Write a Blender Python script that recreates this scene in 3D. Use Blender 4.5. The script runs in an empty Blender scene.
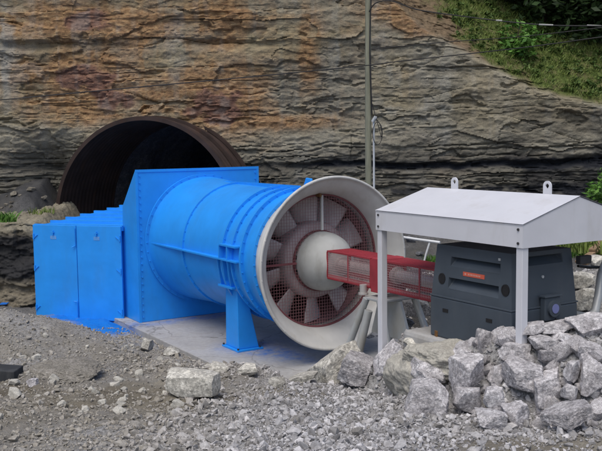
import bpy, bmesh, math, random
import numpy as np
from mathutils import Vector, Matrix

random.seed(7); rng = np.random.default_rng(7)
scene = bpy.context.scene
COL = scene.collection
R = math.radians

# ------------------------------------------------------------------ camera, sky, sun, exposure
cam_d = bpy.data.cameras.new('camera'); cam = bpy.data.objects.new('camera', cam_d); COL.objects.link(cam)
scene.camera = cam
F_PX, PITCH, ROLL, CAM_H = 873.75, .0943, -.0125, 3.269
cam_d.sensor_fit = 'HORIZONTAL'; cam_d.sensor_width = 36; cam_d.lens = 36 * F_PX / 602
cam_d.clip_start = .1; cam_d.clip_end = 500
cp, sp = math.cos(PITCH), math.sin(PITCH)
fw = Vector((0, cp, -sp)); up0 = Vector((0, sp, cp)); rt0 = Vector((1, 0, 0))
rt = rt0 * math.cos(ROLL) + up0 * math.sin(ROLL); up = -rt0 * math.sin(ROLL) + up0 * math.cos(ROLL)
M3 = Matrix((rt, up, -fw)).transposed()
cam.matrix_world = Matrix.Translation((0, 0, CAM_H)) @ M3.to_4x4()

SUN_EL, SUN_AZ = R(62), R(200)          # azimuth measured clockwise from +Y; light comes over the camera's left shoulder
w = bpy.data.worlds.new('World'); scene.world = w; w.use_nodes = True
nt = w.node_tree; nt.nodes.clear()
sky = nt.nodes.new('ShaderNodeTexSky'); sky.sky_type = 'NISHITA'; sky.sun_disc = False
sky.sun_elevation = SUN_EL; sky.sun_rotation = SUN_AZ
sky.air_density = 1.0; sky.dust_density = 3.0; sky.ozone_density = 1.0
bg = nt.nodes.new('ShaderNodeBackground'); bg.inputs['Strength'].default_value = .115
wo = nt.nodes.new('ShaderNodeOutputWorld')
nt.links.new(sky.outputs[0], bg.inputs[0]); nt.links.new(bg.outputs[0], wo.inputs[0])
sd = bpy.data.lights.new('sun', 'SUN'); sd.energy = 1.5; sd.angle = R(45); sd.color = (1, .95, .84)
so = bpy.data.objects.new('sun', sd); COL.objects.link(so)
to_sun = Vector((math.sin(SUN_AZ) * math.cos(SUN_EL), math.cos(SUN_AZ) * math.cos(SUN_EL), math.sin(SUN_EL)))
so.rotation_euler = to_sun.to_track_quat('Z', 'Y').to_euler(); so.location = (0, 0, 30)
vs = scene.view_settings; vs.view_transform = 'Standard'; vs.look = 'None'; vs.exposure = 0.3; vs.gamma = 1; vs.use_curve_mapping = False

# ------------------------------------------------------------------ noise (numpy)
def _h(ix, iy, iz, seed):
    n = (ix.astype(np.int64) * 374761393 + iy.astype(np.int64) * 668265263 + iz.astype(np.int64) * 1274126177 + seed * 974634541) & 0xffffffff
    n = ((n ^ (n >> 13)) * 1274126177) & 0xffffffff
    n = ((n ^ (n >> 16)) * 2246822519) & 0xffffffff
    return ((n ^ (n >> 15)) & 0xffffff) / float(0xffffff)
def vnoise(x, y, z=None, seed=0):
    x = np.asarray(x, float); y = np.asarray(y, float); z = np.zeros_like(x) if z is None else np.asarray(z, float)
    x, y, z = np.broadcast_arrays(x, y, z)
    ix, iy, iz = np.floor(x), np.floor(y), np.floor(z)
    fx, fy, fz = x - ix, y - iy, z - iz
    fx = fx * fx * (3 - 2 * fx); fy = fy * fy * (3 - 2 * fy); fz = fz * fz * (3 - 2 * fz)
    o = 0
    for a in (0, 1):
        for b in (0, 1):
            for c_ in (0, 1):
                o = o + _h(ix + a, iy + b, iz + c_, seed) * (fx if a else 1 - fx) * (fy if b else 1 - fy) * (fz if c_ else 1 - fz)
    return o
def fbm(x, y, z=None, seed=0, oct=4):
    o = 0; amp = .5; t = 0
    for k in range(oct):
        f = 2.03 ** k
        o = o + amp * vnoise(x * f, y * f, None if z is None else z * f, seed + k * 17); t += amp; amp *= .5
    return o / t
def sstep(x, a, b):
    t = np.clip((x - a) / (b - a), 0, 1); return t * t * (3 - 2 * t)

def cells(x, y, seed=0):      # jittered cells: id hash, offset from the cell's point, gap to the next cell
    x = np.asarray(x, float); y = np.asarray(y, float); ix, iy = np.floor(x), np.floor(y); d1 = np.full(x.shape, 9.); d2 = np.full(x.shape, 9.)
    hid = np.zeros(x.shape); ox = np.zeros(x.shape); oy = np.zeros(x.shape); z0 = np.zeros(x.shape)
    for a in (-1, 0, 1):
        for b in (-1, 0, 1):
            px = ix + a + .1 + .8 * _h(ix + a, iy + b, z0, seed); py = iy + b + .1 + .8 * _h(ix + a, iy + b, z0 + 1, seed); ddx, ddy = x - px, y - py
            d = np.maximum(np.abs(ddx), np.abs(ddy)) * .6 + .4 * np.hypot(ddx, ddy); n = d < d1
            d2 = np.where(n, d1, np.minimum(d2, d)); d1 = np.where(n, d, d1); hid = np.where(n, _h(ix + a, iy + b, z0 + 2, seed), hid); ox = np.where(n, ddx, ox); oy = np.where(n, ddy, oy)
    return hid, ox, oy, d2 - d1
# ------------------------------------------------------------------ materials
class NB:
    def __init__(s, name):
        s.m = bpy.data.materials.new(name); s.m.use_nodes = True; s.t = s.m.node_tree; s.t.nodes.clear()
        s.out = s.n('ShaderNodeOutputMaterial'); s.b = s.n('ShaderNodeBsdfPrincipled'); s.l(s.b.outputs[0], s.out.inputs[0])
        s.tc = s.n('ShaderNodeTexCoord'); s.co = s.tc.outputs['Object']
    def n(s, t, **k):
        x = s.t.nodes.new(t)
        for a, v in k.items(): setattr(x, a, v)
        return x
    def l(s, a, b): s.t.links.new(a, b)
    def mapping(s, scale=(1, 1, 1), co=None):
        m = s.n('ShaderNodeMapping'); m.inputs['Scale'].default_value = scale; s.l(co or s.co, m.inputs[0]); return m.outputs[0]
    def noise(s, scale, detail=4, rough=.55, co=None, dist=0):
        x = s.n('ShaderNodeTexNoise'); x.inputs['Scale'].default_value = scale; x.inputs['Detail'].default_value = detail
        x.inputs['Roughness'].default_value = rough; x.inputs['Distortion'].default_value = dist; s.l(co or s.co, x.inputs['Vector']); return x.outputs[0]
    def ramp(s, v, stops):
        r = s.n('ShaderNodeValToRGB'); e = r.color_ramp.elements
        while len(e) < len(stops): e.new(.5)
        for i, (p, c) in enumerate(stops):
            e[i].position = p; c = c if hasattr(c, '__len__') else (c, c, c); e[i].color = (*c[:3], 1)
        s.l(v, r.inputs[0]); return r.outputs[0]
    def mix(s, f, a, b, mode='MIX'):
        x = s.n('ShaderNodeMix', data_type='RGBA', blend_type=mode)
        for sock, v in ((x.inputs[0], f), (x.inputs[6], a), (x.inputs[7], b)):
            if hasattr(v, 'links') or isinstance(v, bpy.types.NodeSocket): s.l(v, sock)
            elif hasattr(v, '__len__'): sock.default_value = (*v[:3], 1)
            else: sock.default_value = v
        return x.outputs[2]
    def math(s, op, a, b=0):
        x = s.n('ShaderNodeMath', operation=op)
        for sock, v in ((x.inputs[0], a), (x.inputs[1], b)):
            if isinstance(v, bpy.types.NodeSocket): s.l(v, sock)
            else: sock.default_value = v
        return x.outputs[0]
    def attr(s, name): return s.n('ShaderNodeAttribute', attribute_name=name).outputs['Fac']
    def bump(s, v, strength=.3, dist=.02, prev=None):
        x = s.n('ShaderNodeBump'); x.inputs['Strength'].default_value = strength; x.inputs['Distance'].default_value = dist
        s.l(v, x.inputs['Height'])
        if prev: s.l(prev, x.inputs['Normal'])
        s.l(x.outputs[0], s.b.inputs['Normal']); return x.outputs[0]
    def col(s, v):
        if isinstance(v, bpy.types.NodeSocket): s.l(v, s.b.inputs['Base Color'])
        else: s.b.inputs['Base Color'].default_value = (*v, 1)
    def set(s, **k):
        for a, v in k.items():
            i = s.b.inputs[a.replace('_', ' ')]
            if isinstance(v, bpy.types.NodeSocket): s.l(v, i)
            else: i.default_value = v
MATS = {}
def paint(name, c, rough=.45, metal=0, var=.12, dirt=(.2, .19, .17), damt=.25, dscale=1.6, bump=.08, spec=.4, streak=True):
    b = NB(name)
    n1 = b.noise(2.2, 3)
    lo = tuple(x * (1 - var) for x in c); hi = tuple(min(1, x * (1 + var)) for x in c)
    col = b.ramp(n1, [(.3, lo), (.7, hi)])
    n2 = b.noise(dscale, 8, .68, co=b.mapping((1.4, 1.4, .45)) if streak else None)
    mask = b.ramp(n2, [(.52, 0), (.74, damt)])
    col = b.mix(mask, col, dirt)
    n3 = b.noise(30, 5, .7); chips = b.ramp(n3, [(.70, 0), (.76, damt * .9)])
    col = b.mix(chips, col, tuple(x * .6 for x in dirt))
    b.col(col); b.set(Roughness=b.ramp(n2, [(.3, rough * .85), (.75, min(1, rough * 1.35))]), Metallic=metal); b.b.inputs['Specular IOR Level'].default_value = spec
    b.bump(b.noise(9, 4), bump, .02)
    MATS[name] = b.m; return b.m

paint('blue_paint', (.018, .285, .84), .40, dirt=(.04, .19, .45), damt=.30, var=.08)
paint('grey_paint', (.55, .55, .54), .6, dirt=(.33, .30, .24), damt=.55)
paint('white_paint', (.60, .61, .66), .5, dirt=(.40, .38, .35), damt=.42, var=.04)
paint('dome_paint', (.40, .41, .405), .7, dirt=(.22, .21, .18), damt=.6, var=.14, dscale=3.2)
paint('red_paint', (.29, .032, .045), .65, dirt=(.25, .13, .12), damt=.75, var=.3)
paint('maroon_paint', (.20, .065, .075), .6, dirt=(.15, .09, .08), damt=.6)
paint('guard_wire', (.27, .125, .135), .6, dirt=(.2, .14, .12), damt=.5)
paint('red_wire', (.40, .05, .07), .55, dirt=(.2, .1, .1), damt=.4)
paint('pale_wire', (.40, .27, .28), .6, dirt=(.3, .12, .13), damt=.6)
paint('blade_paint', (.68, .62, .62), .6, dirt=(.22, .15, .14), damt=.6, dscale=3)
paint('hub_paint', (.46, .39, .40), .65, dirt=(.2, .13, .13), damt=.6)
paint('oxide_red', (.28, .16, .165), .7, dirt=(.06, .04, .04), damt=.5)
paint('galvanised', (.47, .49, .50), .45, metal=.3, dirt=(.33, .26, .13), damt=.45)
paint('motor_grey', (.055, .070, .090), .5, dirt=(.11, .115, .12), damt=.35, var=.12)
paint('opening_black', (.012, .012, .014), .5, damt=.2)  # near-black standing in for the dark inside openings; port rims share it
paint('dark_metal', (.05, .05, .055), .5, metal=.4)
paint('steel_shaft', (.55, .53, .52), .4, metal=.5, dirt=(.3, .22, .18))
paint('rust_bolt', (.17, .085, .03), .8, dirt=(.09, .05, .03), damt=.7)
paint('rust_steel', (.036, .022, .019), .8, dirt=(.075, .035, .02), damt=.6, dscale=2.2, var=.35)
paint('orange_sticker', (.56, .105, .06), .5, damt=.2)
paint('sticker_white', (.56, .30, .25), .6, damt=.1)
paint('disc_lilac', (.17, .19, .40), .4, damt=.15)
paint('cable_black', (.016, .016, .018), .6, damt=.3)
paint('tape_white', (.38, .38, .37), .7)
paint('conduit_white', (.62, .64, .66), .45)
paint('scrap_blue', (.01, .14, .55), .5)
paint('dark_timber', (.030, .033, .038), .8, dirt=(.12, .12, .12), damt=.6)

def make_concrete():
    b = NB('concrete')
    n = b.noise(1.3, 8, .65); n2 = b.noise(14, 6, .6)
    c = b.ramp(n, [(.3, (.33, .325, .32)), (.6, (.45, .45, .455)), (.8, (.52, .52, .53))])
    c = b.mix(.35, c, b.ramp(n2, [(.3, .2), (.7, .5)]), 'OVERLAY')
    p = b.math('MULTIPLY', b.attr('paint'), b.ramp(b.noise(5, 6, .7), [(.35, 0), (.62, 1)]))
    c = b.mix(p, c, (.02, .15, .50))
    cr = b.n('ShaderNodeTexVoronoi', feature='DISTANCE_TO_EDGE'); cr.inputs['Scale'].default_value = .55; wv = b.n('ShaderNodeVectorMath', operation='ADD'); b.l(b.co, wv.inputs[0])
    nn = b.n('ShaderNodeTexNoise'); nn.inputs['Scale'].default_value = 3; nn.inputs['Detail'].default_value = 6; b.l(b.co, nn.inputs['Vector']); sc_ = b.n('ShaderNodeVectorMath', operation='SCALE'); sc_.inputs['Scale'].default_value = .3; b.l(nn.outputs['Color'], sc_.inputs[0]); b.l(sc_.outputs[0], wv.inputs[1]); b.l(wv.outputs[0], cr.inputs['Vector'])
    c = b.mix(b.ramp(cr.outputs['Distance'], [(0, .7), (.006, 0)]), c, (.12, .115, .105))
    c = b.mix(b.ramp(b.noise(2.6, 8, .7), [(.5, 0), (.66, .45)]), c, (.24, .215, .175))
    b.col(c); b.set(Roughness=.85); b.bump(n2, .25, .01); MATS['concrete'] = b.m
make_concrete()
def rockmat(name, c0, c1, c2, sc=1., bump=.6, rand=.18, grain=.65):
    b = NB(name)
    oi = b.n('ShaderNodeObjectInfo'); add = b.n('ShaderNodeVectorMath', operation='ADD')
    b.l(b.tc.outputs['Object'], add.inputs[0])
    cmb = b.n('ShaderNodeCombineXYZ'); rr = b.math('MULTIPLY', oi.outputs['Random'], 57); b.l(rr, cmb.inputs[0]); b.l(rr, cmb.inputs[2]); b.l(cmb.outputs[0], add.inputs[1])
    co = add.outputs[0]
    n1 = b.noise(4 * sc, 8, .7, co, .1); n2 = b.noise(24 * sc, 6, .72, co); n3 = b.noise(75 * sc, 3, .7, co)
    c = b.ramp(n1, [(.3, c0), (.52, c1), (.70, c2)])
    c = b.mix(grain, c, b.ramp(n2, [(.34, .16), (.5, .5), (.62, .92)]), 'OVERLAY')
    c = b.mix(.4, c, b.ramp(n3, [(.35, .25), (.65, .75)]), 'OVERLAY')
    g = b.math('ADD', b.math('MULTIPLY', oi.outputs['Random'], 2 * rand), 1 - rand)
    c = b.mix(1, c, g, 'MULTIPLY')
    b.col(c); b.set(Roughness=.9); b.b.inputs['Specular IOR Level'].default_value = .2
    h = b.math('ADD', n2, b.math('MULTIPLY', n3, .5)); b.bump(h, bump, .03)
    MATS[name] = b.m
rockmat('rock_grey', (.30, .285, .295), (.44, .425, .44), (.64, .625, .64))
rockmat('rock_tan', (.34, .325, .29), (.43, .415, .375), (.52, .505, .465), bump=.3)
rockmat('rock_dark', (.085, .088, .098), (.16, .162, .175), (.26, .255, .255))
rockmat('rock_brown', (.10, .09, .075), (.17, .155, .13), (.25, .235, .20), bump=.4)
rockmat('mud', (.15, .14, .12), (.22, .205, .18), (.30, .28, .255), 1.6)
rockmat('mortar', (.33, .315, .28), (.39, .375, .335), (.44, .425, .385), 1.4, .3, .03, .25)
def make_gravelmat():
    b = NB('gravel')
    geo = b.n('ShaderNodeNewGeometry')
    c = b.ramp(geo.outputs['Random Per Island'], [(0, (.18, .175, .175)), (.35, (.31, .305, .315)), (.7, (.43, .425, .44)), (1, (.60, .59, .61))])
    t = b.attr('tan'); c = b.mix(t, c, b.mix(.7, c, (.29, .262, .21)))
    n = b.noise(40, 5, .7); c = b.mix(.5, c, b.ramp(n, [(.3, .2), (.7, .8)]), 'OVERLAY')
    b.col(c); b.set(Roughness=.9); b.b.inputs['Specular IOR Level'].default_value = .2; b.bump(n, .3, .01)
    MATS['gravel'] = b.m
make_gravelmat()
def make_groundmat():
    b = NB('ground')
    n1 = b.noise(.9, 8, .65); n2 = b.noise(18, 6, .7); n3 = b.noise(60, 4, .7)
    dirt = b.ramp(n1, [(.3, (.115, .100, .078)), (.5, (.185, .167, .135)), (.75, (.28, .258, .215))])
    v = b.n('ShaderNodeTexVoronoi'); v.inputs['Scale'].default_value = 38; b.l(b.co, v.inputs['Vector'])
    st = b.ramp(v.outputs['Color'], [(.2, .10), (.8, .40)])
    grey = b.ramp(n2, [(.3, (.20, .195, .19)), (.7, (.40, .39, .395))])
    c = b.mix(b.attr('gravel'), dirt, b.mix(.5, grey, st))
    c = b.mix(.45, c, b.ramp(n3, [(.3, .22), (.7, .78)]), 'OVERLAY')
    c = b.mix(b.attr('coal'), c, (.035, .037, .042))
    p = b.math('MULTIPLY', b.attr('paint'), b.ramp(b.noise(7, 6, .75), [(.22, 0), (.42, 1)]))
    c = b.mix(p, c, (.010, .19, .66))
    b.col(c); b.set(Roughness=.95); b.b.inputs['Specular IOR Level'].default_value = .15
    b.bump(b.math('ADD', n2, b.math('MULTIPLY', n3, .5)), .7, .03)
    MATS['ground'] = b.m
make_groundmat()
def make_cliffmat():
    b = NB('cliff_rock')
    hc = b.mapping((.35, .35, 3.2)); n_bed = b.noise(1.6, 8, .62, hc, .3)
    n1 = b.noise(.8, 8, .65); n2 = b.noise(7, 8, .7, b.mapping((1, 1, 2.2))); n3 = b.noise(40, 5, .7)
    grey = b.ramp(n_bed, [(.25, (.118, .110, .090)), (.42, (.200, .186, .150)), (.56, (.255, .238, .190)), (.72, (.325, .305, .248))])
    tan = b.ramp(n1, [(.3, (.205, .172, .110)), (.7, (.325, .282, .19))])
    c = b.mix(b.attr('tan'), grey, tan)
    rust = b.ramp(n2, [(.3, (.17, .088, .048)), (.5, (.31, .175, .082)), (.72, (.44, .30, .155))])
    c = b.mix(b.attr('rust'), c, rust)
    c = b.mix(b.attr('purple'), c, (.17, .088, .08))
    c = b.mix(b.attr('pale'), c, (.36, .365, .345))
    c = b.mix(.4, c, b.ramp(n2, [(.28, .22), (.5, .5), (.72, .8)]), 'OVERLAY')
    c = b.mix(.4, c, b.ramp(n3, [(.3, .2), (.7, .8)]), 'OVERLAY')
    c = b.mix(b.attr('coal'), c, (.022, .024, .030))
    soil = b.ramp(n2, [(.3, (.115, .08, .05)), (.6, (.215, .158, .10)), (.8, (.28, .23, .155))])
    c = b.mix(b.attr('soil'), c, soil)
    gr = b.ramp(n3, [(.3, (.06, .085, .024)), (.7, (.14, .18, .05))])
    c = b.mix(b.attr('grass'), c, gr)
    b.col(c); b.set(Roughness=.93); b.b.inputs['Specular IOR Level'].default_value = .2
    b.bump(b.math('ADD', n2, b.math('MULTIPLY', n3, .4)), .65, .07)
    MATS['cliff_rock'] = b.m
make_cliffmat()
def make_wood(name, a, c_):
    b = NB(name); n = b.noise(3, 8, .7, b.mapping((9, 9, .6))); b.col(b.ramp(n, [(.3, a), (.7, c_)])); b.set(Roughness=.9); b.bump(n, .4, .01); MATS[name] = b.m
make_wood('pole_wood', (.13, .135, .095), (.27, .27, .20)); make_wood('plank_wood', (.16, .10, .06), (.33, .23, .14)); make_wood('bark', (.03, .025, .02), (.08, .065, .05))
def make_leaf(name, a, c_):
    b = NB(name); g = b.n('ShaderNodeNewGeometry'); b.col(b.ramp(g.outputs['Random Per Island'], [(0, a), (1, c_)])); b.set(Roughness=.6)
    b.b.inputs['Specular IOR Level'].default_value = .25; MATS[name] = b.m
make_leaf('leaf_dark', (.010, .022, .008), (.045, .085, .025)); make_leaf('leaf_bright', (.045, .12, .02), (.13, .27, .05)); make_leaf('grass', (.060, .100, .020), (.19, .245, .06)); make_leaf('leaf_mid', (.035, .07, .015), (.12, .18, .045)); make_leaf('straw', (.15, .13, .07), (.24, .21, .12))

# ------------------------------------------------------------------ mesh builder
class MB:
    def __init__(s): s.v = []; s.f = []; s.sm = []
    def add(s, vs, fs, smooth=False):
        o = len(s.v); s.v += [tuple(v) for v in vs]
        for f in fs: s.f.append(tuple(i + o for i in f)); s.sm.append(smooth)
        return s
    def box(s, lo, hi, M=None):
        (a, b, c), (d, e, f) = lo, hi
        vs = [Vector(p) for p in ((a, b, c), (d, b, c), (d, e, c), (a, e, c), (a, b, f), (d, b, f), (d, e, f), (a, e, f))]
        if M is not None: vs = [M @ v for v in vs]
        return s.add(vs, [(0, 3, 2, 1), (4, 5, 6, 7), (0, 1, 5, 4), (1, 2, 6, 5), (2, 3, 7, 6), (3, 0, 4, 7)])
    def hexa(s, bot, top): return s.add(list(bot) + list(top), [(0, 3, 2, 1), (4, 5, 6, 7), (0, 1, 5, 4), (1, 2, 6, 5), (2, 3, 7, 6), (3, 0, 4, 7)])
    def bar(s, p, q, wd, hd=None, up=(0, 0, 1)):
        p, q = Vector(p), Vector(q); d = (q - p).normalized(); u = Vector(up)
        if abs(d.dot(u)) > .98: u = Vector((1, 0, 0))
        a = d.cross(u).normalized(); b = a.cross(d); hd = hd or wd; a = a * wd / 2; b = b * hd / 2
        return s.hexa([p - a - b, p + a - b, p + a + b, p - a + b], [q - a - b, q + a - b, q + a + b, q - a + b])
    def tube(s, pts, rad, n=10, cap=True, smooth=True):
        pts = [Vector(p) for p in pts]; rads = rad if hasattr(rad, '__len__') else [rad] * len(pts)
        vs = []; ref = Vector((0, 0, 1))
        for i, p in enumerate(pts):
            d = (pts[min(i + 1, len(pts) - 1)] - pts[max(i - 1, 0)]).normalized()
            if abs(d.dot(ref)) > .95: ref = Vector((1, 0, 0)) if abs(d.x) < .9 else Vector((0, 1, 0))
            a = d.cross(ref).normalized(); b = d.cross(a).normalized()
            for k in range(n):
                t = 2 * math.pi * k / n; vs.append(p + rads[i] * (math.cos(t) * a + math.sin(t) * b))
        fs = []
        for i in range(len(pts) - 1):
            for k in range(n): fs.append((i * n + k, i * n + (k + 1) % n, (i + 1) * n + (k + 1) % n, (i + 1) * n + k))
        s.add(vs, fs, smooth)
        if cap:
            m = len(pts) - 1
            s.add(vs[:n], [tuple(range(n))]); s.add(vs[m * n:], [tuple(reversed(range(n)))])
        return s
    def lathe(s, prof, n=64, a0=0, a1=2 * math.pi, smooth=True, closed=False):   # prof: (x, r) about local X
        full = abs(a1 - a0 - 2 * math.pi) < 1e-6; k = n if full else n + 1; vs = []
        for x, r in prof:
            for j in range(k):
                t = a0 + (a1 - a0) * j / n; vs.append((x, r * math.cos(t), r * math.sin(t)))
        fs = []; m = len(prof)
        for i in range(m if closed else m - 1):
            i2 = (i + 1) % m
            for j in range(n):
                j2 = (j + 1) % k; fs.append((i * k + j, i * k + j2, i2 * k + j2, i2 * k + j))
        if closed and not full:
            fs.append(tuple(i * k for i in range(m))); fs.append(tuple(i * k + n for i in reversed(range(m))))
        return s.add(vs, fs, smooth)
    def prism(s, poly, y0, y1):       # polygon in local x,z extruded along y
        n = len(poly); vs = [(x, y0, z) for x, z in poly] + [(x, y1, z) for x, z in poly]
        fs = [tuple(range(n)), tuple(reversed(range(n, 2 * n)))] + [(i, i + n, (i + 1) % n + n, (i + 1) % n) for i in range(n)]
        return s.add(vs, fs)
    def prismz(s, poly, z0, z1):
        n = len(poly); vs = [(x, y, z0) for x, y in poly] + [(x, y, z1) for x, y in poly]
        return s.add(vs, [tuple(reversed(range(n))), tuple(range(n, 2 * n))] + [(i, (i + 1) % n, (i + 1) % n + n, i + n) for i in range(n)])
    def cyl(s, p, q, r, n=16): return s.tube([p, q], r, n)
    def build(s, name, m, parent=None, bevel=0, fix=True, xf=None):
        me = bpy.data.meshes.new(name); me.from_pydata(s.v, [], s.f); me.polygons.foreach_set('use_smooth', s.sm)
        if xf is not None: me.transform(xf)
        if fix:
            bm = bmesh.new(); bm.from_mesh(me); bmesh.ops.recalc_face_normals(bm, faces=bm.faces); bm.to_mesh(me); bm.free()
        me.materials.append(MATS[m]); o = bpy.data.objects.new(name, me); COL.objects.link(o)
        if parent: o.parent = parent
        if bevel:
            bv = o.modifiers.new('bevel', 'BEVEL'); bv.width = bevel; bv.segments = 2; bv.limit_method = 'ANGLE'; bv.angle_limit = R(40)
        return o
def tag(o, label, cat, group=None, kind=None):
    if label: o['label'] = label
    if cat: o['category'] = cat
    if group: o['group'] = group
    if kind: o['kind'] = kind
    return o
def thing(name, label, cat, loc=(0, 0, 0), rz=0, group=None):
    o = bpy.data.objects.new(name, None); COL.objects.link(o); o.location = loc; o.rotation_euler = (0, 0, rz); o.empty_display_size = .2
    return tag(o, label, cat, group)
def np_mesh(name, V, Fq, m, smooth=False, attrs=None, parent=None):
    me = bpy.data.meshes.new(name); V = np.asarray(V, np.float32); Fq = np.asarray(Fq, np.int32); k = Fq.shape[1]
    me.vertices.add(len(V)); me.vertices.foreach_set('co', V.ravel())
    me.loops.add(Fq.size); me.loops.foreach_set('vertex_index', Fq.ravel())
    me.polygons.add(len(Fq)); me.polygons.foreach_set('loop_start', np.arange(len(Fq), dtype=np.int32) * k)
    me.polygons.foreach_set('use_smooth', np.full(len(Fq), smooth)); me.update(calc_edges=True); me.validate()
    for a, d in (attrs or {}).items():
        at = me.attributes.new(a, 'FLOAT', 'POINT'); at.data.foreach_set('value', np.clip(d, 0, 1).astype(np.float32).ravel())
    me.materials.append(MATS[m]); o = bpy.data.objects.new(name, me); COL.objects.link(o)
    if parent: o.parent = parent
    return o
def gridfaces(nr, nc):
    i, j = np.meshgrid(np.arange(nr - 1), np.arange(nc - 1), indexing='ij'); a = (i * nc + j).ravel()
    return np.stack([a, a + 1, a + nc + 1, a + nc], 1)

# ------------------------------------------------------------------ frames (fan axis frame and duct frame)
TH = .5565
Av = np.array([math.sin(TH), -math.cos(TH)]); Bv = np.array([math.cos(TH), math.sin(TH)])
C0 = np.array([.5198, 12.8276]); AX = 1.4818          # centre of the bell rim, height of the shaft
RZ = math.atan2(Av[1], Av[0])
def W(a, b, z=0): p = C0 + a * Av + b * Bv; return Vector((p[0], p[1], z))
def AB(x, y): dx, dy = x - C0[0], y - C0[1]; return dx * Av[0] + dy * Av[1], dx * Bv[0] + dy * Bv[1]
Tv = np.array([.33, .944]); Nv = np.array([.944, -.33])    # main duct: along the tunnel, across it
RT = math.atan2(Nv[1], Nv[0])
def PX(u, v, Y):                                        # a point of the place at distance Y that the photograph shows at (u, v)
    d = fw + rt * ((u - 301) / F_PX) - up * ((v - 225.5) / F_PX); t = Y / d.y; return Vector((0, 0, CAM_H)) + t * d

# ------------------------------------------------------------------ terrain
def GP(u, v):      # where the line of sight through (u, v) meets the ground
    d = fw + rt * ((u - 301) / F_PX) - up * ((v - 225.5) / F_PX); t = np.arange(5, 20, .02) / d.y
    x, y, z = d.x * t, d.y * t, CAM_H + d.z * t; i = int(np.argmax(z < terrain(x, y))); return Vector((x[i], y[i], z[i]))
CX = [.3, .75, 1.2, 1.6, 2.0, 2.9, 4.2, 7]; CY = [10.9, 10.45, 9.9, 9.25, 8.8, 8.5, 8.4, 8.3]; CZ = [.05, .38, .72, 1.06, 1.20, 1.42, 1.5, 1.5]
def terrain(x, y, detail=True):
    x = np.asarray(x, float); y = np.asarray(y, float)
    z = np.interp(y, [0, 4, 6.9, 8.2, 9.4, 11.1, 12.8, 14.5, 16.5, 19.5, 22, 60], [1.3, 1.05, .8, .63, .43, .2, .03, -.2, -.27, -.1, .3, .3])
    a, b = AB(x, y)
    z = z + np.interp(x, [-9, -5.2, -4.5, -4.0, -3.38, -2.66, -2.25], [.9, .78, .68, .56, .36, .16, 0]) * np.exp(-(np.where(y > 13.9, (y - 13.9) / .65, (y - 13.9) / 1.3)) ** 2) + .10 * np.exp(-((x + 3.4) / .9) ** 2 - ((y - 11.7) / .5) ** 2)
    # level bank on the right that carries the motor, rising to the cliff foot
    bank = .98 * sstep(a, 1.75, 2.5) * sstep(b, -1.4, -.6) + sstep(a, 1.2, 2.4) * sstep(b, 1.2, 3.0) * .55
    rear = np.interp(y, [12, 14, 17, 20.5], [.1, .5, 1.1, 1.7]) * sstep(x, .9, 2.2) * sstep(b, .9, 2.0)
    z = np.maximum(z, np.maximum(bank, rear))
    # rubble heap in front of the motor
    yc = np.interp(x, CX, CY); zc = np.interp(x, CX, CZ)
    hp = np.where(y < yc, zc - .80 * (yc - y), zc - .30 * (y - yc)) - 3 * (1 - sstep(x, .1, .5)) - np.clip(y - yc - 1.2, 0, 9)
    hp = np.where(b > .2, -9, hp)
    z = np.maximum(z, hp)
    # scree left of the portal
    z = z + 1.7 * sstep(y, 18.0, 21.0) * (1 - sstep(x, -6.1, -4.9)) + .5 * sstep(y + .8 * (fbm(x * 1.2, y * 1.2, seed=14) - .5), 18.8, 21) * sstep(-x, 5.95, 6.3) * (1 - .85 * sstep(-x, 6.3, 7.9))
    # dug out round the slab
    fa = sstep(a, -7.6, -7.2) * (1 - sstep(a, 1.15, 1.6)); lim = np.where(a > -.74, -1.09, -1.56)
    fb = sstep(b, lim - .30, lim - .02) * (1 - sstep(b, 2.0, 2.4))
    z = z * (1 - fa * fb) + np.minimum(z, -.10) * fa * fb
    if detail:
        am = 1 - .9 * fa * fb
        z = z + am * (.20 * (fbm(x * 1.1, y * 1.1, seed=3) - .5) + .10 * (fbm(x * 4, y * 4, seed=5, oct=3) - .5) + .045 * (fbm(x * 16, y * 16, seed=9, oct=2) - .5))
    return z
def dense(lo, hi, st, far, grow=1.5):
    m = list(np.arange(lo, hi + 1e-6, st)); d = st; L = lo; Lo = []
    while L > -far: d *= grow; L -= d; Lo.append(L)
    d = st; H_ = hi; Hi = []
    while H_ < far: d *= grow; H_ += d; Hi.append(H_)
    return np.array(Lo[::-1] + m + Hi)
gx = dense(-7.0, 5.6, .045, 140); gy = dense(5.8, 21.2, .045, 140)
GX, GY = np.meshgrid(gx, gy); GZ = terrain(GX, GY)
ga, gb = AB(GX, GY)
gm = (1 - .9 * sstep(GX, .6, 1.6) * (1 - sstep(GY, 7.15, 7.5))) * np.clip(.35 + .9 * (fbm(GX * .7, GY * .7, seed=21) - .42) * 3 + .5 * sstep(GX, -1.5, .5) * (1 - sstep(GY, 11, 12)), 0, 1)
coal = .55 * sstep(GY, 18, 19) * sstep(-GX, 5.5, 6) * fbm(GX * 3, GY * 3, seed=18) + sstep(GY, 12.5, 14.5) * sstep(GX, .8, 1.8) * (.4 + .6 * fbm(GX * 2, GY * 2, seed=8)) + sstep(GY, 16.4, 17.4) * (1 - sstep(GX, -5.4, -4.8)) * .6
dx = (GX - C0[0]) * Nv[0] + (GY - C0[1]) * Nv[1]
dface = (GX + 5.23) * Tv[0] + (GY - 16.95) * Tv[1]; dac = (GX + 5.23) * Nv[0] + (GY - 16.95) * Nv[1]
pm = (1 - sstep(-dface, .25, .75)) * sstep(dac, .1, .7) * (1 - sstep(dac, 2.3, 2.7)) + (1 - sstep(np.hypot(ga + 4.5, gb + 1.9), .5, 1.0))
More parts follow.
